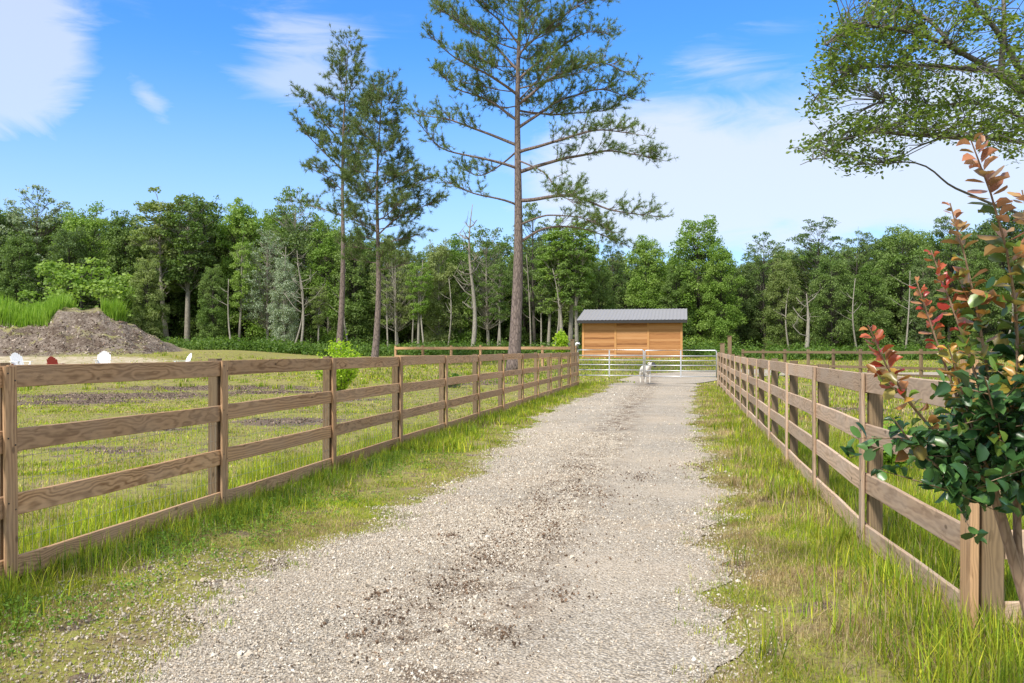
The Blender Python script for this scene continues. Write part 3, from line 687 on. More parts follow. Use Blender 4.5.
# ------------------------------------------------------------------ gate
GL = np.array((2.66, 34.8)); GR = np.array((7.98, 33.55))
gd = unit(GR-GL); gang = math.atan2(gd[1], gd[0]); W = np.linalg.norm(GR-GL); wl = W*.488
def leaf(label, base, w_, flip, braces, dz=0.0):
    root = thing('metal_gate', label, 'gate', (base[0], base[1], 0), gang, 'pair of metal gates across the driveway')
    hs = [1.47+dz, 1.245+dz, 1.06+dz, .87+dz, .66+dz, .44+dz]; b = .40+dz; r = .024
    # outer frame with rounded top corners
    pts = [(0, 0, b)]+[(0, 0, 1.39+dz)]+[(.08*(1-math.cos(a)), 0, 1.39+dz+.08*math.sin(a)) for a in (.5, 1.0, 1.57)]
    pts += [(w_-.08+.08*math.sin(a), 0, 1.39+dz+.08*math.cos(a)) for a in (0, .5, 1.0, 1.57)]+[(w_, 0, b)]
    MB().tube(pts, r, 8).obj('frame', M['galv'], root, True)
    for h in hs[1:]:
        MB().tube([(.02, 0, h), (w_-.02, 0, h)], .019, 8).obj('bar', M['galv'], root, True)
    for x in braces:
        MB().box((x, -.026, (b+1.45+dz)/2), (.05, .012, 1.45+dz-b)).obj('brace', M['galv'], root)
    for z in (.55+dz, 1.3+dz):
        MB().tube([(0 if flip else w_, 0, z), ((-.09) if flip else w_+.09, 0, z)], .018, 6).obj('hinge', M['galv'], root)
    return root
leaf('left galvanised tube gate, narrower of the two, closed behind the drive end', GL, wl-.03, True, [wl*.48], 0)
leaf('right galvanised tube gate leaf, closed, meeting the right fence end', GL+gd*(wl+.03), W-wl-.03, False, [(W-wl)*.5], -.02)
MB().tube([(0, -.04, 1.10), (.05, -.05, 1.02), (.10, -.04, 1.10), (.06, .04, 1.14), (0, -.04, 1.10)], .009, 5).obj('gate_chain', M['wire'])
o = bpy.data.objects['gate_chain']; o.location = (*(GL+gd*(wl-.05)), 0); o.rotation_euler = (0, 0, gang); tag(o, 'short steel chain holding the two gate leaves shut in the middle', 'chain')
def gpost(p, h, sz, lab, m_):
    g0 = float(gh(*p)); r = thing('gate_post', lab, 'gate post', (p[0], p[1], g0))
    link('post', vertical_mesh('post', sz, sz, h+.3, m_), r, (0, 0, -.3), upright(gang, rr))
    MB().box((0, 0, h+.012), (sz+.03, sz+.03, .02)).obj('cap', m_, r)
gpost(GL-gd*.2+np.array((0, .1)), 1.85, .16, 'tall brown post carrying the left gate leaf', M['post'])
gpost(GR+gd*.22, 1.72, .17, 'tall brown post carrying the right gate leaf', M['post'])
gpost(GR+gd*.55+np.array((0, .25)), 2.0, .15, 'tallest brown post just right of the right gate post', M['post'])
# white rounded fitting by left gate post
o = MB().tube([(-.09, 0, -.02), (-.08, 0, .05), (-.03, 0, .10), (.03, 0, .10), (.08, 0, .04)], [.02, .035, .05, .045, .02], 8).obj('white_lamp', M['white'], None, True)
p = at(578, 345.5, 34.6); o.location = p; tag(o, 'small white rounded fitting on a bracket above the left end of the gate', 'lamp')
b_ = MB().tube([(0, 0, .05), (-.02, 0, -.12), (-.16, .04, -.14)], .012, 6).obj('bracket', M['dark'], o)

# ------------------------------------------------------------------ shed
SZ = 64.0
wx0, wx1 = (583-CX)/F*SZ, (680.5-CX)/F*SZ
sb = float(gh((wx0+wx1)/2, SZ)); c = np.array(((wx0+wx1)/2, SZ)); yaw = -math.atan(.2)
Wd = (wx1-wx0)*1.0; Dp = 4.2
zb = CH-(358.0-HY)/F*SZ; zt = CH+(HY-320.5)/F*SZ; H = zt-zb+.05
root = thing('wooden_shed', 'long timber clad shed with a low grey metal roof behind the gate', 'shed', (c[0], c[1], zb-.05), yaw)
hh = H+.05
pw = Wd/3
for k in range(3):
    me = MB()
    nb = 19; bh = hh/nb
    for i in range(nb):
        me.box((-Wd/2+pw*(k+.5), .02+random.Random(i*3+k).uniform(-.002, .002), bh*(i+.5)), (pw-.14, .035, bh-.006))
    me.obj('wall_panel', M['shed'], root)
for k in range(4):
    x = -Wd/2+pw*k; MB().box((x, -.012, hh/2), (.16, .05, hh)).obj('trim_board', M['shedtrim'], root)
mb = MB(); mb.box((-Wd/2+.06, Dp/2, hh/2), (.05, Dp-.02, hh)); mb.box((Wd/2-.06, Dp/2, hh/2), (.05, Dp-.02, hh)); mb.box((0, Dp, hh/2), (Wd-.2, .05, hh)); mb.box((0, .06, hh/2), (Wd-.2, .03, hh))
mb.obj('side_wall', M['shed'], root)
# roof: single slope rising to the back, ribbed
rise = (320.5-309)/F*(SZ+Dp)+.12; ov = .42; n = 90; V = []
y0, y1 = -.55, Dp+.3; zA = hh-.03; zB = zA+rise
for i in range(n+1):
    x = -Wd/2-ov+(Wd+2*ov)*i/n; z_ = .03*(i % 3 == 0)
    V += [(x, y0, zA+z_), (x, y1, zB+z_)]
Fs = [(2*i, 2*i+2, 2*i+3, 2*i+1) for i in range(n)]
mb = MB().add(V, Fs); Vb = [(a, b, c_-.05) for a, b, c_ in V]; mb.add(Vb, [f[::-1] for f in Fs])
mb.obj('roof', M['roofm'], root)
sl = math.atan2(rise, y1-y0)
mb = MB(); mb.box((0, y0+.02, zA-.13), (Wd+2*ov, .04, .19)); mb.obj('fascia', M['dark'], root)
for sx in (-1, 1):
    MB().box((sx*(Wd/2+ov-.02), (y0+y1)/2, (zA+zB)/2-.13), (.04, (y1-y0)/math.cos(sl), .16), Matrix.Rotation(sl, 4, 'X')).obj('barge_board', M['dark'], root)
mb = MB()
for i in range(14): mb.box((-Wd/2+.3+i*(Wd-.6)/13, (y0+y1)/2, (zA+zB)/2-.12), (.05, (y1-y0-.1)/math.cos(sl), .12), Matrix.Rotation(sl, 4, 'X'))
mb.obj('rafters', M['shedtrim'], root)

# ------------------------------------------------------------------ dirt mound
def mound(x, y):
    right = 3.3*np.clip((-24.6-x)/5.2, 0, 1)**.85                       # long slope falling to the right
    left = 2.5+.8*np.exp(-((x+29.9)/2.6)**2)
    prof = np.where(x > -29.9, right, left)*(1-sstep(-x, 60, 76))
    prof = np.minimum(prof, 3.4)
    yy = np.where(y < 61, (61-y)/6.2, (y-61)/9.0); fy = 1-sstep(yy, .0, 1.0)
    ledge = .55*sstep(-x, 31, 35)*np.exp(-((y-57.6)/1.3)**2)
    e = .26*snoise(x, y, 2, 1.7)+.15*snoise(x, y, 4, 4.3)
    h = prof*fy*(1+.06*snoise(x, y, 7, 1.1))+ledge*(1-sstep(-x, 60, 76))
    return h+np.where(h > .05, e*np.clip(h, 0, 1), 0)
xs = np.arange(-76, -20, .3); ys = np.arange(51, 72, .3)
V, Fq = grid(xs, ys, lambda x, y: gh(x, y)+mound(x, y)-.06)
m, t = newmat('mound_soil'); geo = t.node('ShaderNodeNewGeometry'); pos = geo.outputs['Position']
a = t.noise(pos, .5, 5, .6); b = t.noise(pos, 6, 5, .75)
c = t.ramp(b, [(.3, (.09, .068, .052)), (.5, (.25, .20, .16)), (.68, (.44, .37, .30))])
sz_ = t.node('ShaderNodeSeparateXYZ', i_0=geo.outputs['Normal']).outputs[2]
c = t.mix(t.math('MULTIPLY', t.step(t.noise(pos, .9, 6, .7), .46, .6), .7), c, (.10, .07, .05))
c = t.mix(t.math('MULTIPLY', t.step(t.noise(t.mapping(pos, (1, 1, 1), (0, 0, 0), (9, 3, 5)), 1.6, 5, .7), .56, .66), .6), c, (.36, .34, .11))
c = t.mix(t.math('MULTIPLY', t.step(t.math('ADD', sz_, t.math('MULTIPLY', a, .5)), 1.12, 1.28), .85), c, (.34, .33, .11))
finish(t, c, .95, t.math('ADD', a, b), .9, .2, spec=.1)
tag(MB().add(V, Fq).obj('dirt_mound', m, smooth=True), kind='structure')
mb = MB(); n = 9000; x = rng.uniform(-50, -22.5, n); y = rng.uniform(53, 62, n); h = mound(x, y); k_ = (h > .12) & (h < 1.2+2.2*rng.random(n)); x, y, h = x[k_], y[k_], h[k_]; n = len(x)
s_ = rng.uniform(.03, .09, n); col_ = np.where(rng.random((n, 1)) < .35, np.array([(.40, .33, .27)]), np.array([(.17, .12, .09)]))*rng.uniform(.5, 1.5, (n, 1))
mb.inst(sv, sf, np.stack([x, y, gh(x, y)+h-.04], -1), rand_rot(n), s_[:, None]*rng.uniform(.2, 1.0, (n, 3))*np.array([1, 1, 3.5]), col_)
tag(mb.obj('mound_debris', M['chip']), 'grey brown wood chips and roots covering the slope of the dirt mound', 'debris', kind='stuff')
def reeds(name, label, x0, x1, y0, y1, n, h, kind=None, wd=.06):
    x = rng.uniform(x0, x1, n); y = rng.uniform(y0, y1, n); mb = MB(); a = rng.uniform(0, 2*PI, n); ln_ = rng.normal(0, .16, n); c, s_ = np.cos(ln_), np.sin(ln_)
    T = np.zeros((n, 3, 3)); T[:, 0, 0] = 1; T[:, 1, 1] = c; T[:, 1, 2] = s_; T[:, 2, 1] = -s_; T[:, 2, 2] = c
    hh_ = h*rng.uniform(.5, 1.15, n)*(.8+.25*snoise(x, y, 3, 1.3))
    mb.inst(bl_v, bl_f, np.stack([x, y, gh(x, y)+mound(x, y)-.15], -1), rotz(a)@T, np.stack([np.full(n, wd), hh_*.5, hh_], -1))
    o = mb.obj(name, M['reed'])
    return tag(o, label, 'tall grass', kind=kind)
reeds('tall_grass', 'bright green tall grass growing along the top of the dirt mound', -47, -31.6, 58.5, 62.5, 9000, 1.65, 'stuff')
reeds('tall_grass_clump', 'lone clump of tall bright grass on the right shoulder of the dirt mound', -28.9, -27.8, 60.5, 62.0, 800, 1.8)

# ------------------------------------------------------------------ trees
lf_v = np.array([(0, 0, 0), (.42, .45, .1), (0, 1.0, 0), (-.42, .45, .1)]); lf_f = [np.array([(0, 1, 2, 3)])]
def crown(seed, H, z0, rad, nb, per, ls, shape='round', squash=.75, brs=(.16, .34)):
    """leaf-sized faces in uneven clumps + trunk with limbs; returns (leaf MB, wood MB)"""
    g = np.random.default_rng(seed); mb = MB(); wd = MB(); tr = .011*H+.04
    bend = g.normal(0, .02*H, 2)
    def axis_(z): u = z/H; return np.array([bend[0]*math.sin(u*2.2), bend[1]*math.sin(u*2.6), z])
    zs_ = np.linspace(0, H*.86, 12); P = np.array([axis_(z) for z in zs_]); wd.tube(P, tr*np.clip(1.15-1.05*zs_/H, .08, 2)*np.where(zs_ < .5, 1.25, 1), 8, rough=.05)
    for i in range(nb):
        u = (i+.5)/nb; u = u**.85
        z = z0+(H-z0)*u*.97
        if shape == 'round': r = rad*math.sqrt(max(0, 1-(2*u-.85)**2/1.45))
        elif shape == 'tall': r = rad*(1-u**3.2*.6)*(.75+.25*u)
        elif shape == 'cone': r = rad*(1.05-u)
        else: r = rad*(.45+.75*u)*(1-.55*u**5)
        a = g.uniform(0, 2*PI); q = r*g.uniform(.25, 1.0)**.6
        r = max(r, rad*.22); q = max(q, r*.3)
        c = axis_(z)+np.array([q*math.cos(a), q*math.sin(a), g.normal(0, .03*H)])
        br = rad*g.uniform(*brs)*(1.15-.4*u)
        n = int(per*(br/(rad*.27))**2*g.uniform(.7, 1.2)); d = g.normal(size=(n, 3)); d /= np.linalg.norm(d, axis=1)[:, None]
        d[:, 2] = np.where(d[:, 2] < -.6, -d[:, 2]*.6, d[:, 2])
        rr_ = br*(.45+.62*g.random(n)**.6)*(1+.25*np.sin(d[:, 0]*5+seed)*np.sin(d[:, 1]*4))
        p = c+d*rr_[:, None]*np.array([1.1, 1.1, squash])
        nz = d*.8+np.array([0, 0, .35])+g.normal(0, .7, (n, 3)); mb.inst(lf_v, lf_f, p, frame(nz, g), ls*g.uniform(.6, 1.35, n))
        s_ = axis_(max(z0*.8, z-q*.7-.3)); mid = (s_+c)/2+np.array([0, 0, -.06*q]); wd.tube([s_, mid, c], [tr*.22*(1.1-u*.7), tr*.12*(1.1-u*.7), .012], 5, cap=False)
        for _ in range(1):
            e = c+g.normal(0, 1, 3)*br*.8; wd.tube([mid, (mid+e)/2+g.normal(0, .1, 3), e], [tr*.12, .02, .01], 4, cap=False)
    return mb, wd
PROTO = {}
def proto(kind, i):
    key = (kind, i)
    if key in PROTO: return PROTO[key]
    s_ = hash(('broad round pine slim bush'.split().index(kind) if kind in 'broad round pine slim bush'.split() else 9))*100+i*13+5
    if kind == 'broad': a, b = crown(s_, 15, .9, 3.5, 210, 300, .19, 'tall', .95, (.10, .27))
    elif kind == 'round': a, b = crown(s_, 15, 1.6, 4.0, 210, 300, .20, 'round', .95, (.10, .26))
    elif kind == 'slim': a, b = crown(s_, 15, 6.0, 2.2, 100, 210, .18, 'up', .75, (.11, .28))
    elif kind == 'airy': a, b = crown(s_, 15, 3.5, 3.8, 180, 240, .18, 'round', .6, (.07, .18))
    elif kind == 'pine': a, b = crown(s_, 15, 5.0, 3.0, 120, 300, .15, 'round', .55, (.09, .22))
    else: a, b = crown(s_, 5, .3, 2.4, 50, 170, .16, 'round', .8, (.18, .34))
    PROTO[key] = (a.mesh('crown', None), b.mesh('trunk', None, True)); PROTO[key][0].materials.append(None); PROTO[key][1].materials.append(None)
    return PROTO[key]
def put_tree(name, label, kind, i, loc, h, leafm, barkm, wsc=1.0, rz=0, group=None, cat='tree', base=15.0):
    cm_, tm = proto(kind, i)
    r = thing(name, label, cat, loc, rz, group); s_ = h/base; r.scale = (s_*wsc, s_*wsc, s_)
    for nm_, me, mt in (('crown', cm_, leafm), ('trunk', tm, barkm)):
        o = link(nm_, me, r); o.material_slots[0].link = 'OBJECT'; o.material_slots[0].material = mt
    return r
rt = random.Random(11)
MARKS = [(12, 'left end of the tall grass'), (48, 'middle of the tall grass'), (80, 'mound peak'), (104, 'lone clump of tall grass'), (142, 'right foot of the mound'), (178, 'two straight slim trees'), (212, 'low spreading tree'), (240, 'thin leaning tree'),
         (272, 'silvery tree'), (300, 'thin leafless grey tree'), (340, 'slim tall pine'), (375, 'shorter fuller pine'), (410, 'far rail fence left end'), (445, 'far rail fence middle'), (472, 'bare dead tree'), (515, 'big pine trunk'), (545, 'lowest right pine branch'),
         (570, 'three pale stemmed trees'), (600, 'left end of the shed roof'), (633, 'middle of the shed roof'), (672, 'right end of the shed roof'), (702, 'bright pointed tree'), (735, 'right end of the gate'), (772, 'small yellow green weed'), (806, 'pale broken trunk'),
         (838, 'rounded dark pine'), (868, 'lowest red shrub shoot'), (900, 'gap left of the shrub'), (925, 'second red shrub shoot'), (955, 'middle shrub shoots'), (985, 'tallest shrub shoot'), (1012, 'right side of the shrub')]
USED = set()
def where(px, lead):
    if px < 0: return lead+', hidden beyond the left edge of the photo'
    if px > 1024: return lead+', hidden beyond the right edge of the photo'
    m_, ph = min(MARKS, key=lambda q: abs(q[0]-px)); d = px-m_
    for side in (['behind the'] if abs(d) < 7 else [])+(['just left of the', 'further left of the'] if d < 0 else ['just right of the', 'further right of the'])+['close to the']:
        L_ = '%s, %s %s' % (lead, side, ph)
        if L_ not in USED: USED.add(L_); return L_
    return L_
T = lambda px, ytop, Z, kind, leafk, bark, lab, wsc=1.0, name=None, grp=None: (px, ytop, Z, kind, leafk, bark, lab, wsc, name, grp)
TREES = [
 T(-20, 205, 84, 'round', 'dark', 'dark', 'dark green tree cut off by the left edge of the photo, above the tall grass'),
 T(18, 236, 78, 'broad', 'mid', 'dark', 'lower mid green tree at the far left, its foliage just above the tall grass'),
 T(40, 192, 86, 'airy', 'silver', 'dark', 'tallest blue green feathery tree at the far left of the woods', 1.15),
 T(72, 232, 80, 'broad', 'dark', 'dark', 'dark leafy tree directly behind the peak of the dirt mound'),
 T(92, 212, 84, 'round', 'bright', 'dark', 'round fresh green tree above the right side of the dirt mound'),
 T(125, 216, 83, 'broad', 'mid', 'dark', 'full green tree over the right foot of the dirt mound, beside the dark gap'),
 T(84, 262, 76, 'bush', 'bright', 'dark', 'low bushy bright tree tucked behind the mound peak and its grass', 1.3),
 T(150, 262, 77, 'broad', 'olive', 'dark', 'olive drooping tree beside the dark gap right of the mound'),
 T(168, 200, 82, 'slim', 'olive', 'pale', 'left of the two straight slim trees with pale trunks right of the mound', 1.35),
 T(187, 196, 82, 'slim', 'mid', 'pale', 'right of the two straight slim trees with pale trunks right of the mound', 1.35),
 T(205, 205, 86, 'broad', 'mid', 'dark', 'leafy green tree behind the pair of straight slim trees'),
 T(213, 268, 78, 'broad', 'mid', 'dark', 'low spreading tree between the paired slim trunks and the leaning one', .9),
 T(238, 240, 79, 'slim', 'bright', 'pale', 'thin leaning tree with a yellow green top and long bare pale trunk', .9),
 T(247, 206, 86, 'broad', 'bright', 'dark', 'light green tree rising behind the thin leaning tree'),
 T(268, 232, 80, 'airy', 'silver', 'pale', 'silvery grey green tree left of the tall paired pines', .95),
 T(282, 262, 78, 'broad', 'silver', 'pale', 'lower silvery tree with pale leaf undersides, left of the tall pines', .8),
 T(298, 188, 87, 'airy', 'mid', 'pale', 'tall thin topped tree just left of the tall paired pines', .85),
 T(318, 285, 77, 'slim', 'olive', 'pale', 'small yellowish sapling in front of the woods, left of the leftmost tall pine', 1.0),
 T(328, 225, 85, 'broad', 'bright', 'pale', 'bright green tree behind the leftmost tall pine'),
 T(357, 232, 84, 'broad', 'mid', 'dark', 'green tree seen between the two tall paired pines'),
 T(398, 238, 82, 'airy', 'olive', 'pale', 'loose olive tree just right of the shorter paired pine', .9),
 T(418, 262, 80, 'slim', 'bright', 'pale', 'slim bright tree with thin pale stem, right of the shorter paired pine', 1.1),
 T(438, 246, 83, 'broad', 'olive', 'pale', 'soft olive green tree between the paired pines and the dead tree'),
 T(458, 240, 85, 'broad', 'bright', 'pale', 'yellow green tree directly left of the bare grey dead tree'),
 T(489, 228, 84, 'airy', 'mid', 'pale', 'loose green tree between the dead tree and the big pine trunk'),
 T(500, 262, 79, 'slim', 'mid', 'pale', 'slim tree with pale stem just left of the big pine trunk'),
 T(535, 205, 84, 'pine', 'dark', 'dark', 'dark pine like tree right behind the big pine trunk', .85),
 T(548, 246, 79, 'slim', 'mid', 'pale', 'slim pale stemmed tree first to the right of the big pine trunk', 1.2),
 T(563, 228, 77, 'slim', 'bright', 'pale', 'leftmost of the three pale stemmed trees left of the shed', 1.3),
 T(570, 222, 78, 'slim', 'bright', 'pale', 'middle of the three pale stemmed trees left of the shed', 1.4),
 T(577, 232, 77, 'slim', 'mid', 'pale', 'rightmost of the three pale stemmed trees left of the shed', 1.2),
 T(600, 262, 82, 'broad', 'mid', 'dark', 'green tree over the left end of the shed roof'),
 T(612, 236, 88, 'pine', 'dark', 'dark', 'dark thin tree showing above the left half of the shed', .6),
 T(650, 240, 82, 'broad', 'bright', 'dark', 'fresh green tree above the middle of the shed roof', 1.05),
 T(676, 268, 80, 'broad', 'mid', 'dark', 'lower green tree at the right end of the shed roof'),
 T(700, 222, 81, 'broad', 'bright', 'dark', 'large bright green pointed tree right of the shed', 1.2),
 T(722, 248, 79, 'broad', 'bright', 'dark', 'lower bright tree with branches sweeping to the ground right of the shed'),
 T(742, 268, 83, 'broad', 'dark', 'dark', 'dark green tree above the near end of the right fence line'),
 T(765, 236, 83, 'airy', 'mid', 'dark', 'thin topped tree between the bright pointed tree and the rounded dark pine'),
 T(782, 262, 79, 'broad', 'olive', 'dark', 'olive green tree to the left of the pale broken trunk'),
 T(822, 222, 86, 'pine', 'dark', 'dark', 'rounded dark pine top above the pale broken trunk', 1.3),
 T(832, 258, 80, 'round', 'mid', 'dark', 'broad mid green tree to the right of the pale broken trunk'),
 T(862, 234, 87, 'pine', 'dark', 'dark', 'smaller dark pine right of the rounded dark pine'),
 T(868, 266, 80, 'broad', 'mid', 'dark', 'green tree above the red leaved shoot at the left of the shrub', 1.1),
 T(900, 232, 84, 'round', 'mid', 'dark', 'wide green tree at the upper left of the shrub', 1.1),
 T(922, 258, 80, 'broad', 'dark', 'pale', 'dark tree with a pale trunk behind the left shoots of the shrub'),
 T(948, 218, 85, 'pine', 'dark', 'dark', 'dark pine like tree behind the orange shoots of the shrub', 1.1),
 T(975, 250, 81, 'round', 'mid', 'dark', 'green tree hidden partly by the red shoots of the shrub'),
 T(1003, 212, 84, 'round', 'dark', 'dark', 'dark tree behind the top right of the shrub', 1.1),
 T(1035, 225, 83, 'broad', 'mid', 'dark', 'green tree at the right edge of the photo behind the shrub'),
]
for k, (px, yt, Z, kind, lk, bk, lab, wsc, nm_, grp) in enumerate(TREES):
    x = (px-CX)/F*Z; g0 = float(gh(x, Z)); h = CH+(HY-yt)/F*Z-g0
    base = 5.0 if kind == 'bush' else 15.0
    put_tree({'pine': 'pine_tree', 'slim': 'slender_tree'}.get(kind, 'broadleaf_tree'), lab, kind, k % 4, (x, Z, g0-.1), h*1.02, M['leaf_'+lk], M['bark_'+bk], wsc*(.95 if kind != 'bush' else 1), rt.uniform(0, 6.28), 'trees at the edge of the woods', base=base)
prof_x = [-200, 0, 40, 110, 140, 180, 250, 300, 340, 400, 440, 500, 560, 610, 640, 700, 740, 800, 860, 930, 1000, 1024, 1300]
prof_y = [215, 215, 215, 225, 238, 216, 218, 222, 232, 250, 256, 246, 245, 262, 268, 254, 272, 250, 246, 238, 232, 232, 225]
for row, (Z, stp) in enumerate(((89, 34), (96, 30))):
    px = -60+row*13
    while px < 1090:
        x = (px+rt.uniform(-8, 8)-CX)/F*Z; yt = np.interp(px, prof_x, prof_y)+rt.uniform(-8, 12)-row*0; zz = Z+rt.uniform(-2, 2); g0 = float(gh(x, zz))
        put_tree('forest_tree', where(px, ['green second row tree', 'deep green rear row tree'][row]), rt.choice(['broad', 'broad', 'round']), rt.randrange(4), (x, zz, g0-.1),
                 CH+(HY-yt)/F*zz-g0, M['leaf_'+rt.choice(['mid', 'dark', 'bright', 'olive', 'mid'])], M['bark_'+rt.choice(['pale', 'dark'])], 1.1, rt.uniform(0, 6.28), ['second row of woodland trees', 'rear row of woodland trees'][row])
        px += stp
# thin bare pale trunks standing in the shade
THIN = [q for q in [(232, 300), (255, 295), (285, 268), (292, 285), (306, 300), (350, 290), (366, 296), (388, 300), (396, 282), (403, 285), (412, 294), (425, 280), (433, 292), (447, 300), (482, 280), (497, 290), (531, 275), (541, 285), (553, 290), (720, 310), (762, 312), (790, 305), (858, 300), (884, 310), (905, 292), (917, 290), (1000, 300)] if q[0] not in (255, 306, 366, 403, 433, 482, 720, 762, 884)]
tm_ = []
for i in range(4):
    g = np.random.default_rng(90+i); mb = MB(); H_ = 9
    z_ = np.linspace(0, H_, 12); dx = g.normal(0, .3, 2); P = np.stack([dx[0]*np.sin(z_*.35)+.02*z_*g.normal(0, 2), dx[1]*np.sin(z_*.3), z_], -1); mb.tube(P, .085*(1.1-z_/H_*.8), 6, rough=.08)
    for _ in range(7):
        q = g.integers(4, 11); a = g.uniform(0, 6.28); L_ = g.uniform(.5, 1.8); e = P[q]+np.array([math.cos(a)*L_, math.sin(a)*L_, L_*.8]); mb.tube([P[q], (P[q]+e)/2+np.array([0, 0, -.1]), e], [.03, .02, .01], 4, cap=False)
    tm_.append(mb.mesh('thin_trunk', M['bark_pale'], True))
for px, yt in THIN:
    Z = rt.uniform(76, 82); x = (px-CX)/F*Z; g0 = float(gh(x, Z)); o = link('bare_sapling', tm_[rt.randrange(4)], None, (x, Z, g0-.1), (0, 0, rt.uniform(0, 6.28)))
    s_ = (CH+(HY-yt)/F*Z-g0+2)/9; o.scale = (1, 1, s_)
    tag(o, where(px, 'thin pale bare stem'), 'sapling', 'bare saplings at the front of the woods')

# dead trees -----------------------------------------------------------
def dead(name, label, px, py0, ytop, Z, seed, limbs, r0=.16):
    g = np.random.default_rng(seed); x = (px-CX)/F*Z; g0 = float(gh(x, Z)); H_ = CH+(HY-ytop)/F*Z-g0
    root = thing(name, label, 'dead tree', (x, Z, g0-.05)); mb = MB(); z_ = np.linspace(0, H_, 14); P = np.stack([.25*np.sin(z_*.5), .2*np.sin(z_*.4), z_], -1)
    mb.tube(P, r0*(1.1-z_/H_*.95), 7, rough=.06); mb.obj('trunk', M['bark_pale'], root, True)
    for i in range(limbs):
        mb = MB(); q = int(g.integers(4, 13)); a = g.uniform(0, 6.28) if i > 2 else (0 if i % 2 else PI)+g.normal(0, .3); L_ = g.uniform(.9, 2.6)*(1.1-q/18)
        d = np.array([math.cos(a), math.sin(a), g.uniform(.3, 1.1)]); e = P[q]+d*L_; m_ = (P[q]+e)/2+np.array([0, 0, -.15*L_]); mb.tube([P[q], m_, e], [r0*.32, r0*.22, .015], 5)
        for _ in range(4):
            s_ = P[q]+(e-P[q])*g.uniform(.4, 1); t_ = s_+g.normal(0, .45, 3)+np.array([0, 0, .25]); mb.tube([s_, t_], [.025, .008], 4)
        mb.obj('limb', M['bark_pale'], root, True)
dead('dead_tree', 'bare grey dead tree with spreading leafless branches between the pines', 472, 350, 204, 74, 5, 16, .2)
dead('broken_tree', 'pale broken trunk with a forked stub in front of the right woods', 806, 350, 293, 76, 9, 5, .22)
dead('bare_tree', 'thin leafless grey tree left of the tall paired pines', 300, 350, 250, 75, 12, 10, .12)

# far wood behind, and undergrowth at the foot -------------------------
mb = MB(); n = 95000; x = rng.uniform(-100, 105, n); y = rng.uniform(97, 108, n); z = rng.random(n)**.9*(9.6+1.8*snoise(x, y, 3, .3))+.9
mb.inst(lf_v, lf_f, np.stack([x, y, z], -1), rand_rot(n), rng.uniform(.5, 1.0, n))
tag(mb.obj('distant_wood', M['leaf_dark']), 'deep shaded mass of the woods behind the trees', 'woods', kind='stuff')
mb = MB()
ux = rng.uniform(-62, 62, 900); uy = 69.5+20*rng.random(900)**2.0; k_ = (ux > -30) | (uy > 72)
for cx_, cy_ in zip(ux[k_], uy[k_]):
    if 3 < cx_ < 14 and cy_ < 72: continue
    n = 150; d = rng.normal(size=(n, 3)); d /= np.linalg.norm(d, axis=1)[:, None]; d[:, 2] = np.abs(d[:, 2]); r = rng.uniform(.5, 1.3)*(1+(cy_-72)*.035)
    p = np.array([cx_, cy_, float(gh(cx_, cy_))])+d*r*np.array([1.2, 1, 1.0])*rng.uniform(.6, 1.1, (n, 1)); mb.inst(lf_v, lf_f, p, frame(d+rng.normal(0, .6, (n, 3))), rng.uniform(.10, .24, n))
n = 16000; x = rng.uniform(-60, 60, n); y = rng.uniform(69, 77, n); k_ = ~((x > 3) & (x < 15) & (y < 71)) & (snoise(x, y, 17, 1.3) > .05); x, y = x[k_], y[k_]; n = len(x)
mb.inst(bl_v, bl_f, np.stack([x, y, gh(x, y)], -1), rotz(rng.uniform(0, 6.28, n)), np.stack([np.full(n, .07), np.full(n, .35), rng.uniform(.15, .9, n)*(1+.5*snoise(x, y, 9, 2.1))], -1))
tag(mb.obj('undergrowth', M['under']), 'low green ferns and bushes along the foot of the woods', 'undergrowth', kind='stuff')

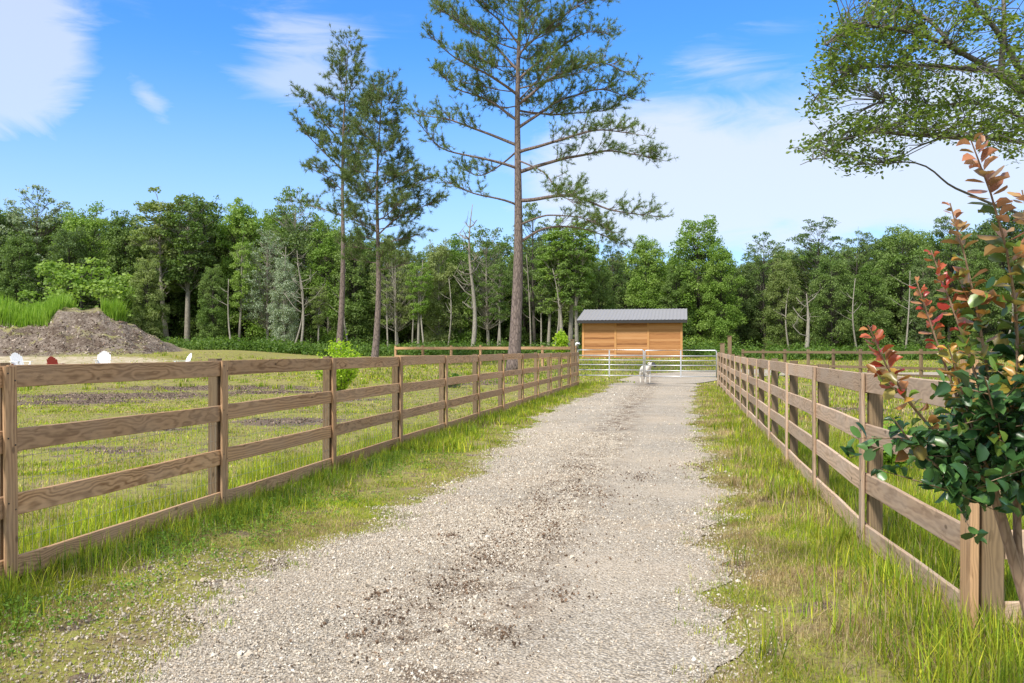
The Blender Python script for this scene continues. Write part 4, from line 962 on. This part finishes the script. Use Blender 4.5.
# tall pines -----------------------------------------------------------
nd_v = np.array([(-.5, 0, 0), (.5, 0, 0), (0, 0, 1.0)]); nd_f = [np.array([(0, 1, 2)])]
def pine(name, label, px0, py0, px1, Z, ytop, r0, branches, auto, seed, nm, tuft=.26, per=26, wd=.024, cr0=.35, rmax=4.0):
    """trunk leaning from (px0) at the ground to (px1) at the top; branches: explicit polylines in photo pixels with a depth offset"""
    g = np.random.default_rng(seed); x0 = (px0-CX)/F*Z; g0 = float(gh(x0, Z)); zt_ = CH+(HY-ytop)/F*Z; x1 = (px1-CX)/F*Z
    root = thing(name, label, 'pine tree', (x0, Z, g0)); H_ = zt_-g0
    def ax(z): u = z/H_; return np.array([(x1-x0)*u+.12*math.sin(u*7), .15*math.sin(u*5), z])
    z_ = np.linspace(-.1, H_, 30); P = np.array([ax(z) for z in z_]); wood = MB()
    wood.tube(P, r0*np.clip(1-.95*(np.clip(z_, 0, 99)/H_)**.8, .03, 2)*(1+.35*np.exp(-np.clip(z_, 0, 9)*2.2)), 14, rough=.03); wood.obj('trunk', M['bark_pine'], root, True)
    bw = MB(); tips = []; dirs = []
    def twig(s_, d, L_, r, lev):
        k = 5; pts = [s_]; dd = d/np.linalg.norm(d)
        for _ in range(k):
            dd = dd+g.normal(0, .16, 3)+np.array([0, 0, .07]); dd /= np.linalg.norm(dd); pts.append(pts[-1]+dd*L_/k)
        bw.tube(pts, np.linspace(r, .006, k+1), 4, cap=False)
        for q in range(2, k+1):
            if lev == 0 and g.random() < .85:
                a = dd+g.normal(0, .75, 3); e = pts[q]+a/np.linalg.norm(a)*g.uniform(.18, .5); bw.tube([pts[q], e], [.01, .005], 3, cap=False); tips.append(e); dirs.append(a)
        tips.append(pts[-1]); dirs.append(dd); tips.append((pts[-1]+pts[-2])/2); dirs.append(dd)
    def branch(pts, r, fol0=.4, dens=1.0):
        pts = np.array(pts, float); dlen = np.r_[0, np.cumsum(np.linalg.norm(np.diff(pts, axis=0), axis=1))]; Lb = dlen[-1]; n = max(8, int(Lb/.35)); q = np.linspace(0, Lb, n)
        Q = np.stack([np.interp(q, dlen, pts[:, i]) for i in range(3)], -1); Q[1:-1] += g.normal(0, .035, (n-2, 3))
        for _ in range(2): Q[1:-1] = (Q[:-2]+2*Q[1:-1]+Q[2:])/4
        bw.tube(Q, np.linspace(r, .012, n), 6, cap=False)
        for _ in range(int(Lb*6.0*dens)):
            u = g.uniform(fol0, 1.0); i = min(n-2, int(u*(n-1))); tdir = Q[i+1]-Q[i]; tdir /= np.linalg.norm(tdir)
            side = np.cross(tdir, [0, 0, 1]); side /= np.linalg.norm(side)+1e-6
            d = tdir*g.uniform(.3, 1.0)+side*g.choice([-1, 1])*g.uniform(.2, 1)+np.array([0, 0, g.uniform(-.15, .7)])
            twig(Q[i], d, g.uniform(.45, 1.35)*(1.3-.6*u), .014, 0)
        twig(Q[-1], Q[-1]-Q[-2], .5, .015, 0)
    for pl, dy, r, f0, dn in branches:
        pts = []; n = len(pl)
        for i, (a, b) in enumerate(pl):
            Y = Z+dy*i/(n-1); p = at(a, b, Y); pts.append((p.x-x0, p.y-Z, p.z-g0))
        s_ = ax(pts[0][2]); pts[0] = tuple(s_); branch(pts, r, f0, dn)
    for i in range(auto):
        u = cr0+(1-cr0)*((i+g.random())/auto)**.9; z = H_*u; s_ = ax(z); a = i*2.4+g.uniform(-.5, .5)
        v = (u-cr0)/(1-cr0); Lb = rmax*(1.0-v**1.6)*g.uniform(.55, 1.05)*(.55+.45*min(1, v*4))+.3; up = .1+.55*v+g.uniform(-.05, .2)
        pts = [s_, s_+np.array([math.cos(a)*.45, math.sin(a)*.45, up*.25])*Lb, s_+np.array([math.cos(a), math.sin(a), up*.9])*Lb]; branch(pts, .014+.013*Lb*.5*(1.2-v), .3, 1.0)
    bw.obj('branches', M['bark_pine'], root, True)
    tips = np.array(tips); dirs = np.array(dirs); dirs /= np.linalg.norm(dirs, axis=1)[:, None]; n = len(tips)
    pos_ = np.repeat(tips, per, 0); dd = np.repeat(dirs, per, 0)*.55+np.array([0, 0, .12])+g.normal(0, .6, (n*per, 3)); pos_ = pos_-np.repeat(dirs, per, 0)*g.random((n*per, 1))*.16
    L_ = tuft*g.uniform(.55, 1.15, n*per)
    mb = MB(); mb.inst(nd_v, nd_f, pos_, frame(dd, g), np.stack([np.full(n*per, wd), np.ones(n*per), L_], -1)); mb.obj('needles', nm, root)
    return root
BIG = [
 ([(522, 200), (574, 195), (611, 211), (655, 216)], -2, .10, .25, 1.1), ([(518, 243), (545, 226), (585, 228), (628, 246)], 1.5, .07, .35, .9), ([(522, 172), (565, 158), (615, 150), (662, 160)], 1.0, .10, .25, 1.2),
 ([(522, 152), (560, 140), (600, 128), (640, 135)], -2.5, .09, .3, 1.2), ([(523, 128), (560, 100), (600, 88), (636, 100)], 2, .08, .25, 1.3), ([(523, 105), (555, 75), (600, 60), (637, 78)], -1.5, .08, .25, 1.3),
 ([(524, 80), (555, 50), (590, 30), (612, 35)], 1.5, .07, .25, 1.3), ([(524, 55), (550, 25), (585, 0), (606, -2)], -1.5, .06, .2, 1.3),
 ([(519, 168), (490, 160), (440, 150), (418, 122)], -1, .075, .55, .45), ([(519, 145), (480, 130), (447, 119), (410, 113)], 1.5, .08, .3, 1.0), ([(518, 205), (490, 197), (465, 192), (445, 180)], -1.5, .06, .45, .9),
 ([(520, 120), (490, 100), (455, 88), (440, 70)], 2, .075, .3, 1.2), ([(521, 95), (490, 75), (455, 60), (430, 35)], -2, .075, .25, 1.1), ([(522, 70), (495, 45), (460, 25), (438, 5)], 1.5, .07, .25, 1.2),
 ([(522, 45), (500, 20), (470, -5), (450, -25)], -1.0, .06, .2, 1.2), ([(518, 225), (550, 212), (590, 220), (612, 232)], -2, .05, .5, .9), ([(521, 160), (545, 172), (560, 195), (575, 205)], -3.5, .05, .4, .9),
 ([(521, 150), (500, 165), (480, 178), (462, 168)], 3, .05, .4, .8), ([(522, 110), (550, 115), (590, 112), (620, 108)], 3.5, .06, .3, 1.1)]
pine('pine_tree', 'tallest pine with a thick trunk standing just behind the left fence, top out of frame', 513, 372, 524, 42, -75, .34, BIG, 40, 21, M['needle_y'], .22, 20, .021, .57, 4.6)
P2 = [([(338, 145), (322, 120), (308, 100), (300, 92)], 1, .06, .3, .9), ([(338, 170), (322, 150), (305, 132), (298, 118)], -1, .06, .3, .7), ([(340, 215), (318, 208), (304, 205)], 1, .04, .5, .4), ([(340, 190), (325, 175), (308, 168)], 1, .04, .5, .5), ([(341, 130), (360, 110), (375, 95)], -1, .05, .3, .9)]
pine('pine_tree', 'slim tall pine left of the shorter pine, behind the bright yellow bush', 338, 358, 348, 58, 42, .24, P2, 30, 5, M['needle'], .30, 22, .026, .50, 2.9)
pine('pine_tree', 'shorter fuller pine right beside the slim tall pine in the field', 374, 362, 382, 50, 84, .22, [([(377, 235), (400, 215), (425, 205), (440, 200)], 1, .05, .3, .8), ([(377, 205), (405, 190), (428, 178)], -1, .05, .3, 1)], 46, 33, M['needle'], .28, 22, .024, .34, 3.3)

# ------------------------------------------------------------------ overhanging oak top right
def limb_mesh(mb, pl, Y0, Y1, r0, r1, g, base=(0, 0, 0), k=6, wob=.02):
    pts = np.array([at(a, b, Y0+(Y1-Y0)*i/(len(pl)-1)) for i, (a, b) in enumerate(pl)])
    d = np.r_[0, np.cumsum(np.linalg.norm(np.diff(pts, axis=0), axis=1))]; n = max(6, int(d[-1]/.12)); q = np.linspace(0, d[-1], n)
    Q = np.stack([np.interp(q, d, pts[:, i]) for i in range(3)], -1); Q[1:-1] += g.normal(0, wob, (n-2, 3))
    for _ in range(3): Q[1:-1] = (Q[:-2]+2*Q[1:-1]+Q[2:])/4
    mb.tube(Q-np.array(base), np.linspace(r0, r1, n), k, cap=False); return Q
g = np.random.default_rng(4); OX, OY = 8.2, 10.0; ob = np.array([OX, OY, float(gh(OX, OY))])
root = thing('oak_tree', 'leafy oak whose branches hang into the top right corner of the photo', 'tree', ob)
tk = MB(); tk.tube(np.array([(0, 0, -.1), (-.05, 0, .5), (-.1, .05, 2), (-.2, 0, 3.4), (-.5, .1, 5), (-.7, .2, 7), (-.6, .2, 9)]), [.30, .23, .2, .18, .14, .09, .03], 12, rough=.04); tk.obj('trunk', M['bark_oak'], root, True)
lm = MB(); Qs = []
LIMBS = [([(1230, 150), (1120, 110), (1040, 100), (990, 68), (950, 45), (900, 28), (850, 22), (825, 45)], 10, 8.4, .075, .008), ([(1230, 190), (1120, 165), (1021, 140), (940, 138), (864, 132), (800, 152)], 10, 8.6, .05, .005),
         ([(1230, 210), (1100, 235), (1040, 222), (986, 203), (954, 187), (918, 161), (884, 165), (862, 163)], 10, 9.0, .035, .004), ([(1001, 75), (1004, 40), (1003, 0), (1000, -60)], 9.3, 9.6, .035, .012),
         ([(990, 70), (960, 66), (900, 62), (850, 72), (815, 98)], 9.2, 8.6, .03, .004), ([(1040, 100), (990, 20), (950, -20), (900, -60)], 9.5, 9.2, .04, .01), ([(1060, 140), (1010, 108), (960, 100), (915, 108), (885, 100)], 9.6, 9.4, .03, .004),
         ([(950, 45), (935, 20), (900, 2), (870, -20)], 9.0, 9.4, .025, .006), ([(940, 138), (915, 150), (898, 160)], 9.2, 9.1, .012, .003), ([(1230, 60), (1120, 0), (1050, -80)], 10, 9.6, .06, .02), ([(860, 132), (835, 150), (800, 165)], 8.9, 8.8, .01, .003)]
for pl, a, b, r0, r1 in LIMBS: Qs.append(limb_mesh(lm, pl, a, b, r0, r1, g, ob))
allQ = np.concatenate(Qs)
REG = [(850, 45, 42, 22, 60), (832, 78, 26, 26, 40), (880, 30, 55, 26, 75), (870, 70, 55, 22, 60), (930, 55, 48, 26, 50), (925, 10, 60, 22, 55), (985, 25, 42, 30, 40), (990, 85, 45, 28, 60), (960, 115, 55, 20, 62), (1005, 130, 32, 24, 50), (1024, 60, 30, 50, 45),
       (915, 100, 45, 16, 34), (885, 122, 40, 11, 26), (850, 128, 40, 14, 34), (818, 148, 26, 11, 30), (870, 152, 40, 14, 32), (858, 168, 24, 8, 14), (935, 132, 30, 10, 18), (1080, 100, 60, 80, 60), (1000, -40, 100, 30, 60), (880, -30, 70, 25, 40), (905, 75, 40, 30, 30), (1010, 160, 20, 6, 6), (812, 100, 12, 20, 12)]
tw_ = MB(); LP = []; LD = []
for cx_, cy_, rx, ry, n in REG:
    for _ in range(int(n*.98)):
        a = g.uniform(0, 6.28); q = g.random()**.5; Y = g.uniform(8.3, 10.0); p = np.array(at(cx_+rx*q*math.cos(a), cy_+ry*q*math.sin(a), Y))
        d = np.linalg.norm(allQ-p, axis=1); s_ = allQ[int(np.argmin(d+g.uniform(0, .25, len(d))))]; v = p-s_; L_ = np.linalg.norm(v)
        if L_ > 1.0: continue
        m_ = (s_+p)/2+np.array([0, 0, .06*L_])+g.normal(0, .03, 3); tw_.tube(np.array([s_, m_, p])-ob, [.006, .004, .002], 4, cap=False)
        nl_ = int(g.integers(13, 24)); u = g.random((nl_, 1))**.6; pp = m_+(p-m_)*u+g.normal(0, .038, (nl_, 3)); LP.append(pp); LD.append(np.tile(v/max(L_, .01), (nl_, 1))+g.normal(0, .7, (nl_, 3)))
lm.obj('limbs', M['bark_oak'], root, True); tw_.obj('twigs', M['bark_oak'], root)
LP = np.concatenate(LP); LD = np.concatenate(LD); ok_v = np.array([(0, 0, 0), (.22, .35, .04), (.26, .72, .02), (0, 1, -.03), (-.26, .72, .02), (-.22, .35, .04)])
nn = g.normal(0, .6, LP.shape)+np.array([0, 0, 1.0]); fr_ = frame(nn, g, None)
MB().inst(ok_v, leaf_f, LP-ob, fr_, g.uniform(.036, .062, len(LP))).obj('leaves', M['leaf_oak'], root)

# ------------------------------------------------------------------ crape myrtle, right foreground
g = np.random.default_rng(8); mbase = np.array([(1105-CX)/F*2.25, 2.3, 0.0]); mbase[2] = float(gh(mbase[0], mbase[1]))
root = thing('crape_myrtle', 'shrub with dark green leaves below and red bronze young shoots, right foreground', 'shrub', mbase)
st = MB()
trunk_px = [(1105, 900), (1060, 720), (1030, 620), (1014, 562), (1004, 520), (990, 480)]
Q0 = limb_mesh(st, trunk_px, 2.3, 2.35, .021, .014, g, mbase, 8, .004)
limb_mesh(st, [(1030, 620), (1014, 560), (1012, 500), (1024, 440)], 2.31, 2.4, .013, .009, g, mbase, 7, .003)
SH = [ # polyline px, depth start, end, radius, tip kind, leaf size
 ([(990, 485), (955, 455), (925, 425), (900, 400), (884, 372), (868, 325)], 2.35, 2.15, .006, 'red', 1.0), ([(990, 480), (970, 430), (950, 380), (932, 330), (916, 280)], 2.35, 2.3, .006, 'red', .95),
 ([(1000, 470), (985, 400), (965, 330), (945, 280), (931, 250)], 2.35, 2.4, .006, 'red', 1.0), ([(1000, 470), (992, 400), (985, 330), (968, 260), (950, 203)], 2.38, 2.3, .006, 'bronze', 1.0),
 ([(1010, 470), (1020, 390), (1022, 300), (1008, 225), (992, 180), (971, 140)], 2.4, 2.2, .007, 'bronze', 1.25),
 ([(1012, 470), (1040, 380), (1050, 300), (1036, 230), (1022, 190)], 2.4, 2.3, .007, 'bronze', 1.2), ([(1010, 470), (1050, 420), (1075, 340), (1080, 260)], 2.4, 2.4, .007, 'red', 1.1),
 ([(1010, 480), (1060, 450), (1110, 400), (1135, 330)], 2.4, 2.5, .007, 'red', 1.1), ([(995, 485), (975, 440), (962, 400), (960, 372), (948, 345)], 2.35, 2.2, .005, 'yellow', 1.0),
 ([(1000, 480), (1010, 430), (1020, 390), (1018, 360)], 2.35, 2.15, .005, 'yellow', 1.1), ([(985, 490), (950, 480), (925, 462), (905, 440), (893, 418)], 2.35, 2.2, .005, 'green', 1.0), ([(990, 490), (1000, 470), (1030, 450), (1060, 470)], 2.3, 2.1, .005, 'green', 1.1),
 ([(985, 490), (965, 495), (945, 488), (930, 485)], 2.35, 2.2, .004, 'green', 1.1), ([(990, 480), (965, 460), (950, 440), (935, 420)], 2.4, 2.55, .004, 'green', 1.05), ([(1000, 480), (985, 450), (975, 420), (972, 395)], 2.4, 2.5, .004, 'green', 1.05),
 ([(1005, 480), (1020, 470), (1050, 500), (1080, 510)], 2.35, 2.4, .004, 'green', 1.1), ([(1000, 470), (1000, 430), (992, 400), (985, 378)], 2.3, 2.1, .004, 'green', 1.1), ([(1000, 480), (1028, 430), (1036, 400), (1030, 370)], 2.3, 2.1, .004, 'green', 1.1)]
PALM = {'red': np.array([(.38, .05, .035), (.46, .11, .045), (.44, .19, .065)]), 'bronze': np.array([(.44, .19, .10), (.48, .25, .13), (.36, .22, .08)]), 'yellow': np.array([(.52, .30, .05), (.45, .24, .05), (.30, .26, .04)]),
        'green': np.array([(.035, .095, .03), (.05, .13, .035), (.085, .18, .045)]), 'mid': np.array([(.13, .20, .03), (.30, .24, .05), (.42, .20, .06), (.16, .26, .04)])}
cm_v = np.array([(0, 0, 0), (.23, .22, .05), (.34, .55, .09), (.24, .86, .05), (0, 1, -.05), (-.24, .86, .05), (-.34, .55, .09), (-.23, .22, .05), (0, .5, 0)]); cm_f = [np.array([(0, 1, 2, 8), (8, 2, 3, 4), (0, 8, 6, 7), (8, 4, 5, 6)])]
LPs, LRs, LSs, LCs = [], [], [], []
def leaf_at(p, d, s_, c):
    d = d/np.linalg.norm(d); nrm = np.array([0, -.35, 1.0])+g.normal(0, .45, 3); z = nrm-(nrm@d)*d; z /= np.linalg.norm(z); x = np.cross(d, z); LPs.append(p); LRs.append(np.stack([x, d, z], -1)); LSs.append(s_); LCs.append(c)
for pl, a, b, r, tip, sz in SH:
    Q = limb_mesh(st, pl, a, b, r, .0018, g, mbase, 5, .004); n = len(Q); top = pl[-1][1]
    L_ = np.linalg.norm(np.diff(Q, axis=0), axis=1).sum(); nl_ = int(L_/.0088)
    for i in range(nl_):
        u = .12+.88*(i+g.random()*.5)/nl_; q = min(n-2, int(u*(n-1))); f_ = u*(n-1)-q; p = Q[q]*(1-f_)+Q[q+1]*f_; td = Q[q+1]-Q[q]; td /= np.linalg.norm(td)
        if u > .35 and u < .6 and g.random() < .25: continue
        ph = i*2.2+g.normal(0, .5); sd = np.array([math.cos(ph), math.sin(ph), 0.0]); sd = sd-(sd@td)*td; sd /= np.linalg.norm(sd)
        d = sd*1.0+td*(.25+.9*max(0, u-.7))+np.array([0, 0, .1])
        if tip == 'green': pal = PALM['green']
        else: pal = PALM[tip] if u > .62 else (PALM['mid'] if u > .42 else PALM['green'])
        if tip in ('red', 'bronze') and .55 < u < .8 and g.random() < .25: pal = PALM['yellow'] if g.random() < .3 else PALM['mid']
        if g.random() < .12: continue
        leaf_at(p+sd*.004, d, (.037 if tip != 'bronze' else .046)*sz*g.uniform(.75, 1.15)*(1.0-.45*max(0, u-.85)/.15), pal[g.integers(len(pal))]*g.uniform(.8, 1.2))
    # side twigs
    for _ in range(5 if tip != 'green' else 7):
        u = g.uniform(.15, .62 if tip != 'green' else .9); q = min(n-2, int(u*(n-1))); s_ = Q[q]; d = g.normal(0, 1, 3)*np.array([1, .8, .6])+np.array([0, 0, .35]); d /= np.linalg.norm(d); e = s_+d*g.uniform(.06, .17)
        st.tube(np.array([s_, (s_+e)/2, e])-mbase, [.002, .0015, .001], 4, cap=False)
        for k in range(9):
            v = (k+1)/9; pal = PALM['green'] if (tip == 'green' or u < .4) else PALM['mid']
            ld = g.normal(0, 1, 3); leaf_at(s_+(e-s_)*v, ld+d*.6, .044*sz*g.uniform(.7, 1.15), pal[g.integers(len(pal))]*g.uniform(.75, 1.25))
# dense lower body
for _ in range(470):
    a = g.uniform(0, 6.28); q = g.random()**.5; px = 1010+92*q*math.cos(a); py = 452+56*q*math.sin(a)
    if px < 945 and py > 500: continue
    p = np.array(at(px, py, g.uniform(2.1, 2.75))); leaf_at(p, g.normal(0, 1, 3), .041*g.uniform(.6, 1.25), PALM['green'][g.integers(3)]*g.uniform(.7, 1.3))
for _ in range(50):
    a = g.uniform(0, 6.28); q = g.random()**.5; p = np.array(at(1026+66*q*math.cos(a), 345+90*q*math.sin(a), g.uniform(2.2, 2.7))); leaf_at(p, g.normal(0, 1, 3), .045*g.uniform(.7, 1.2), PALM['mid' if g.random() < .5 else 'green'][g.integers(3)]*g.uniform(.7, 1.3))
st.obj('stems', M['bark_myrtle'], root, True)
MB().inst(cm_v, cm_f, np.array(LPs)-mbase, np.array(LRs), np.array(LSs)[:, None]*np.c_[g.uniform(.75, 1.1, len(LSs)), np.ones(len(LSs)), g.uniform(-1.5, 4.5, len(LSs))], np.array(LCs)).obj('leaves', M['tint'], root, True)

# ------------------------------------------------------------------ bushes
def bush(name, label, px, pyb, pyt, wpx, mat, n, ls, seed, wood='bark_dark'):
    g = np.random.default_rng(seed); b = np.array(G(px, pyb)); Z = b[1]; H_ = (pyb-pyt)/F*Z; W_ = wpx/F*Z/2
    root = thing(name, label, 'bush', b); mb = MB(); wd = MB(); LPp = []; LDd = []
    for i in range(26):
        a = i*2.4; rr_ = W_*math.sqrt((i+.5)/26)*g.uniform(.7, 1.0); e = np.array([rr_*math.cos(a), rr_*math.sin(a), H_*(1-.45*(rr_/W_)**2)*g.uniform(.82, 1.05)])
        m_ = np.array([e[0]*.45, e[1]*.45, e[2]*.5]); wd.tube([(0, 0, 0), m_, e], [.014, .01, .003], 4, cap=False)
        k = n//26; u = g.random((k, 1)); P = np.where(u < .3, m_*u/.3, m_+(e-m_)*(u-.3)/.7)+g.normal(0, .06, (k, 3)); LPp.append(P); LDd.append(g.normal(0, .8, (k, 3))+np.array([0, 0, .6]))
    P = np.concatenate(LPp); MB().inst(leaf_v, leaf_f, P, frame(np.concatenate(LDd), g), g.uniform(.6, 1.25, len(P))*ls).obj('leaves', mat, root); wd.obj('stems', M[wood], root)
bush('bush', 'vivid yellow green bush growing behind the left fence in front of the paired pines', 341, 396, 340, 60, M['leaf_yg'], 2600, .10, 1)
bush('bush', 'small yellow green bush at the foot of the three pale stemmed trees', 561, 362, 330, 16, M['leaf_yg'], 700, .22, 2)
bush('bush', 'low dark green bush in the field between the left fence and the pine', 452, 388, 374, 34, M['under'], 900, .10, 3)
bush('feathery_weed', 'soft feathery green weed close behind the right fence near the shrub', 893, 478, 425, 42, M['reed'], 2400, .05, 4)
bush('bush', 'small yellow green weed poking up beside the far right rail fence', 777, 385, 356, 12, M['leaf_yg'], 400, .07, 5)

# ------------------------------------------------------------------ garden chairs, logs
def chair(label, px, ytop, Z, rz, m_, group=None, s_=1.0):
    x = (px-CX)/F*Z; g0 = float(gh(x, Z)); r = thing('garden_chair', label, 'chair', (x, Z, g0), rz, group)
    ztop = CH+(HY-ytop)/F*Z-g0; r.scale = (ztop/.98,)*3
    tilt = Matrix.Rotation(math.radians(24), 4, 'X')        # chair faces local -y
    mb = MB()
    for i in range(7):
        xx = (i-3)*.088; h = .80-.03*abs(i-3)**1.7; mb.box((xx*1.0, .20+.5*h*math.sin(.42), .27+.5*h*math.cos(.42)), (.080, .02, h), Matrix.Rotation(-.42, 4, 'X'))
    mb.box((0, .36, .52), (.62, .03, .07), Matrix.Rotation(-.42, 4, 'X')); mb.obj('backrest', m_, r)
    mb = MB()
    for i in range(6): mb.box((0, -.28+i*.09, .37-.022*i), (.54, .075, .02), Matrix.Rotation(-.2, 4, 'X'))
    mb.obj('seat', m_, r)
    for sx in (-1, 1):
        MB().box((sx*.34, -.02, .56), (.13, .72, .022)).obj('armrest', m_, r)
        MB().box((sx*.29, -.30, .275), (.03, .09, .55)).obj('leg', m_, r)
        MB().box((sx*.29, .12, .26), (.03, .92, .09), Matrix.Rotation(-.33, 4, 'X')).obj('leg', m_, r)
    return r
chair('white slatted garden chair nearest the left edge, turned side on', 21, 353, 44, math.radians(60), M['white'], 'garden chairs round the fire pit')
chair('white slatted garden chair right of the log heap', 103, 351.5, 46, math.radians(18), M['white'], 'garden chairs round the fire pit')
chair('white garden chair standing alone, farthest right of the garden chairs', 182, 353.5, 46, math.radians(-48), M['white'], 'garden chairs round the fire pit', .8)
chair('deep red slatted garden chair between the white chair and the log heap', 55.5, 356.5, 44, math.radians(182), M['red'], 'garden chairs round the fire pit')
chair('faded red garden chair cut by the left edge of the photo', 3, 355.5, 42, math.radians(150), M['redp'], 'garden chairs round the fire pit')
for i, (px, dz, a, lab) in enumerate([(76, 0, .3, 'charred log lying at the left end of the fire pit heap'), (83, .0, 1.2, 'log lying in the middle of the fire pit heap'), (90, 0, -.2, 'log lying at the right end of the fire pit heap, beside the white chair'),
                                      (80, .2, .8, 'short log resting on top of the left side of the fire pit heap'), (87, .2, -.5, 'reddish log resting on top of the right side of the fire pit heap')]):
    Z = 44; x = (px-CX)/F*Z; mb = MB(); L_ = .45+.06*i; mb.tube([(-L_, 0, 0), (-L_*.3, .03, .02), (L_*.4, -.02, 0), (L_, 0, .03)], [.12, .13, .12, .10], 9, rough=.08)
    o = mb.obj('log', M['bark_pine'] if i % 2 else M['bark_dark'], None, False, (x, Z, float(gh(x, Z))+.11+dz+.33*0), (0, 0, a)); tag(o, lab, 'log', 'logs of the fire pit')

# ------------------------------------------------------------------ white goat behind the gate
gx = G(645.5, 380.5); Zg = 35.6; gx = Vector(((645.5-CX)/F*Zg, Zg, float(gh((645.5-CX)/F*Zg, Zg))+.03)); goat = thing('goat', 'white goat with a dark face standing behind the middle of the gate', 'goat', gx, math.radians(12))
def skin(name, verts, edges, radii, mat, parent, root=0, sub=1):
    me = bpy.data.meshes.new(name); me.from_pydata(verts, edges, []); me.materials.append(mat); o = link(name, me, parent)
    md = o.modifiers.new('skin', 'SKIN'); md.use_smooth_shade = True
    for i, r in enumerate(radii):
        rr_ = r if isinstance(r, tuple) else (r, r); me.skin_vertices[0].data[i].radius = rr_; me.skin_vertices[0].data[i].use_root = (i == root)
    s2 = o.modifiers.new('sub', 'SUBSURF'); s2.levels = sub; s2.render_levels = 2; return o
S_ = .9
vs = [(0, .25, .66), (0, .0, .67), (0, -.25, .68), (0, -.40, .76), (.05, -.48, .88), (.10, -.54, .93), (.17, -.63, .86), (.20, -.68, .80),
      (.10, -.27, .50), (.10, -.29, .28), (.10, -.27, .03), (-.10, -.27, .50), (-.10, -.29, .28), (-.10, -.27, .03),
      (.11, .30, .50), (.11, .37, .28), (.11, .33, .03), (-.11, .30, .50), (-.11, .37, .28), (-.11, .33, .03), (0, .42, .72), (0, .48, .66)]
es = [(0, 1), (1, 2), (2, 3), (3, 4), (4, 5), (5, 6), (6, 7), (2, 8), (8, 9), (9, 10), (2, 11), (11, 12), (12, 13), (0, 14), (14, 15), (15, 16), (0, 17), (17, 18), (18, 19), (0, 20), (20, 21)]
rs = [.17, .19, .17, .12, .09, .085, .06, .045, .075, .04, .03, .075, .04, .03, .09, .045, .03, .09, .045, .03, .04, .02]
skin('body', [tuple(c_*S_ for c_ in v) for v in vs], es, [r*S_ for r in rs], M['fur'], goat, 1)
MB().tube(np.array([(.115, -.56, .935), (.17, -.64, .875), (.205, -.70, .80)])*S_, np.array([.082, .072, .052])*S_, 8).obj('face', M['furd'], goat, True)
for sx in (-1, 1):
    MB().tube(np.array([(.10+sx*.05, -.50, .97), (.10+sx*.13, -.47, .96), (.10+sx*.19, -.47, .91)])*S_, np.array([.022, .032, .01])*S_, 6).obj('ear', M['furd'] if sx > 0 else M['fur'], goat, True)
    MB().tube(np.array([(.10+sx*.03, -.50, 1.0), (.10+sx*.04, -.45, 1.08), (.10+sx*.05, -.37, 1.11)])*S_, np.array([.018, .013, .005])*S_, 6).obj('horn', M['dark'], goat, True)
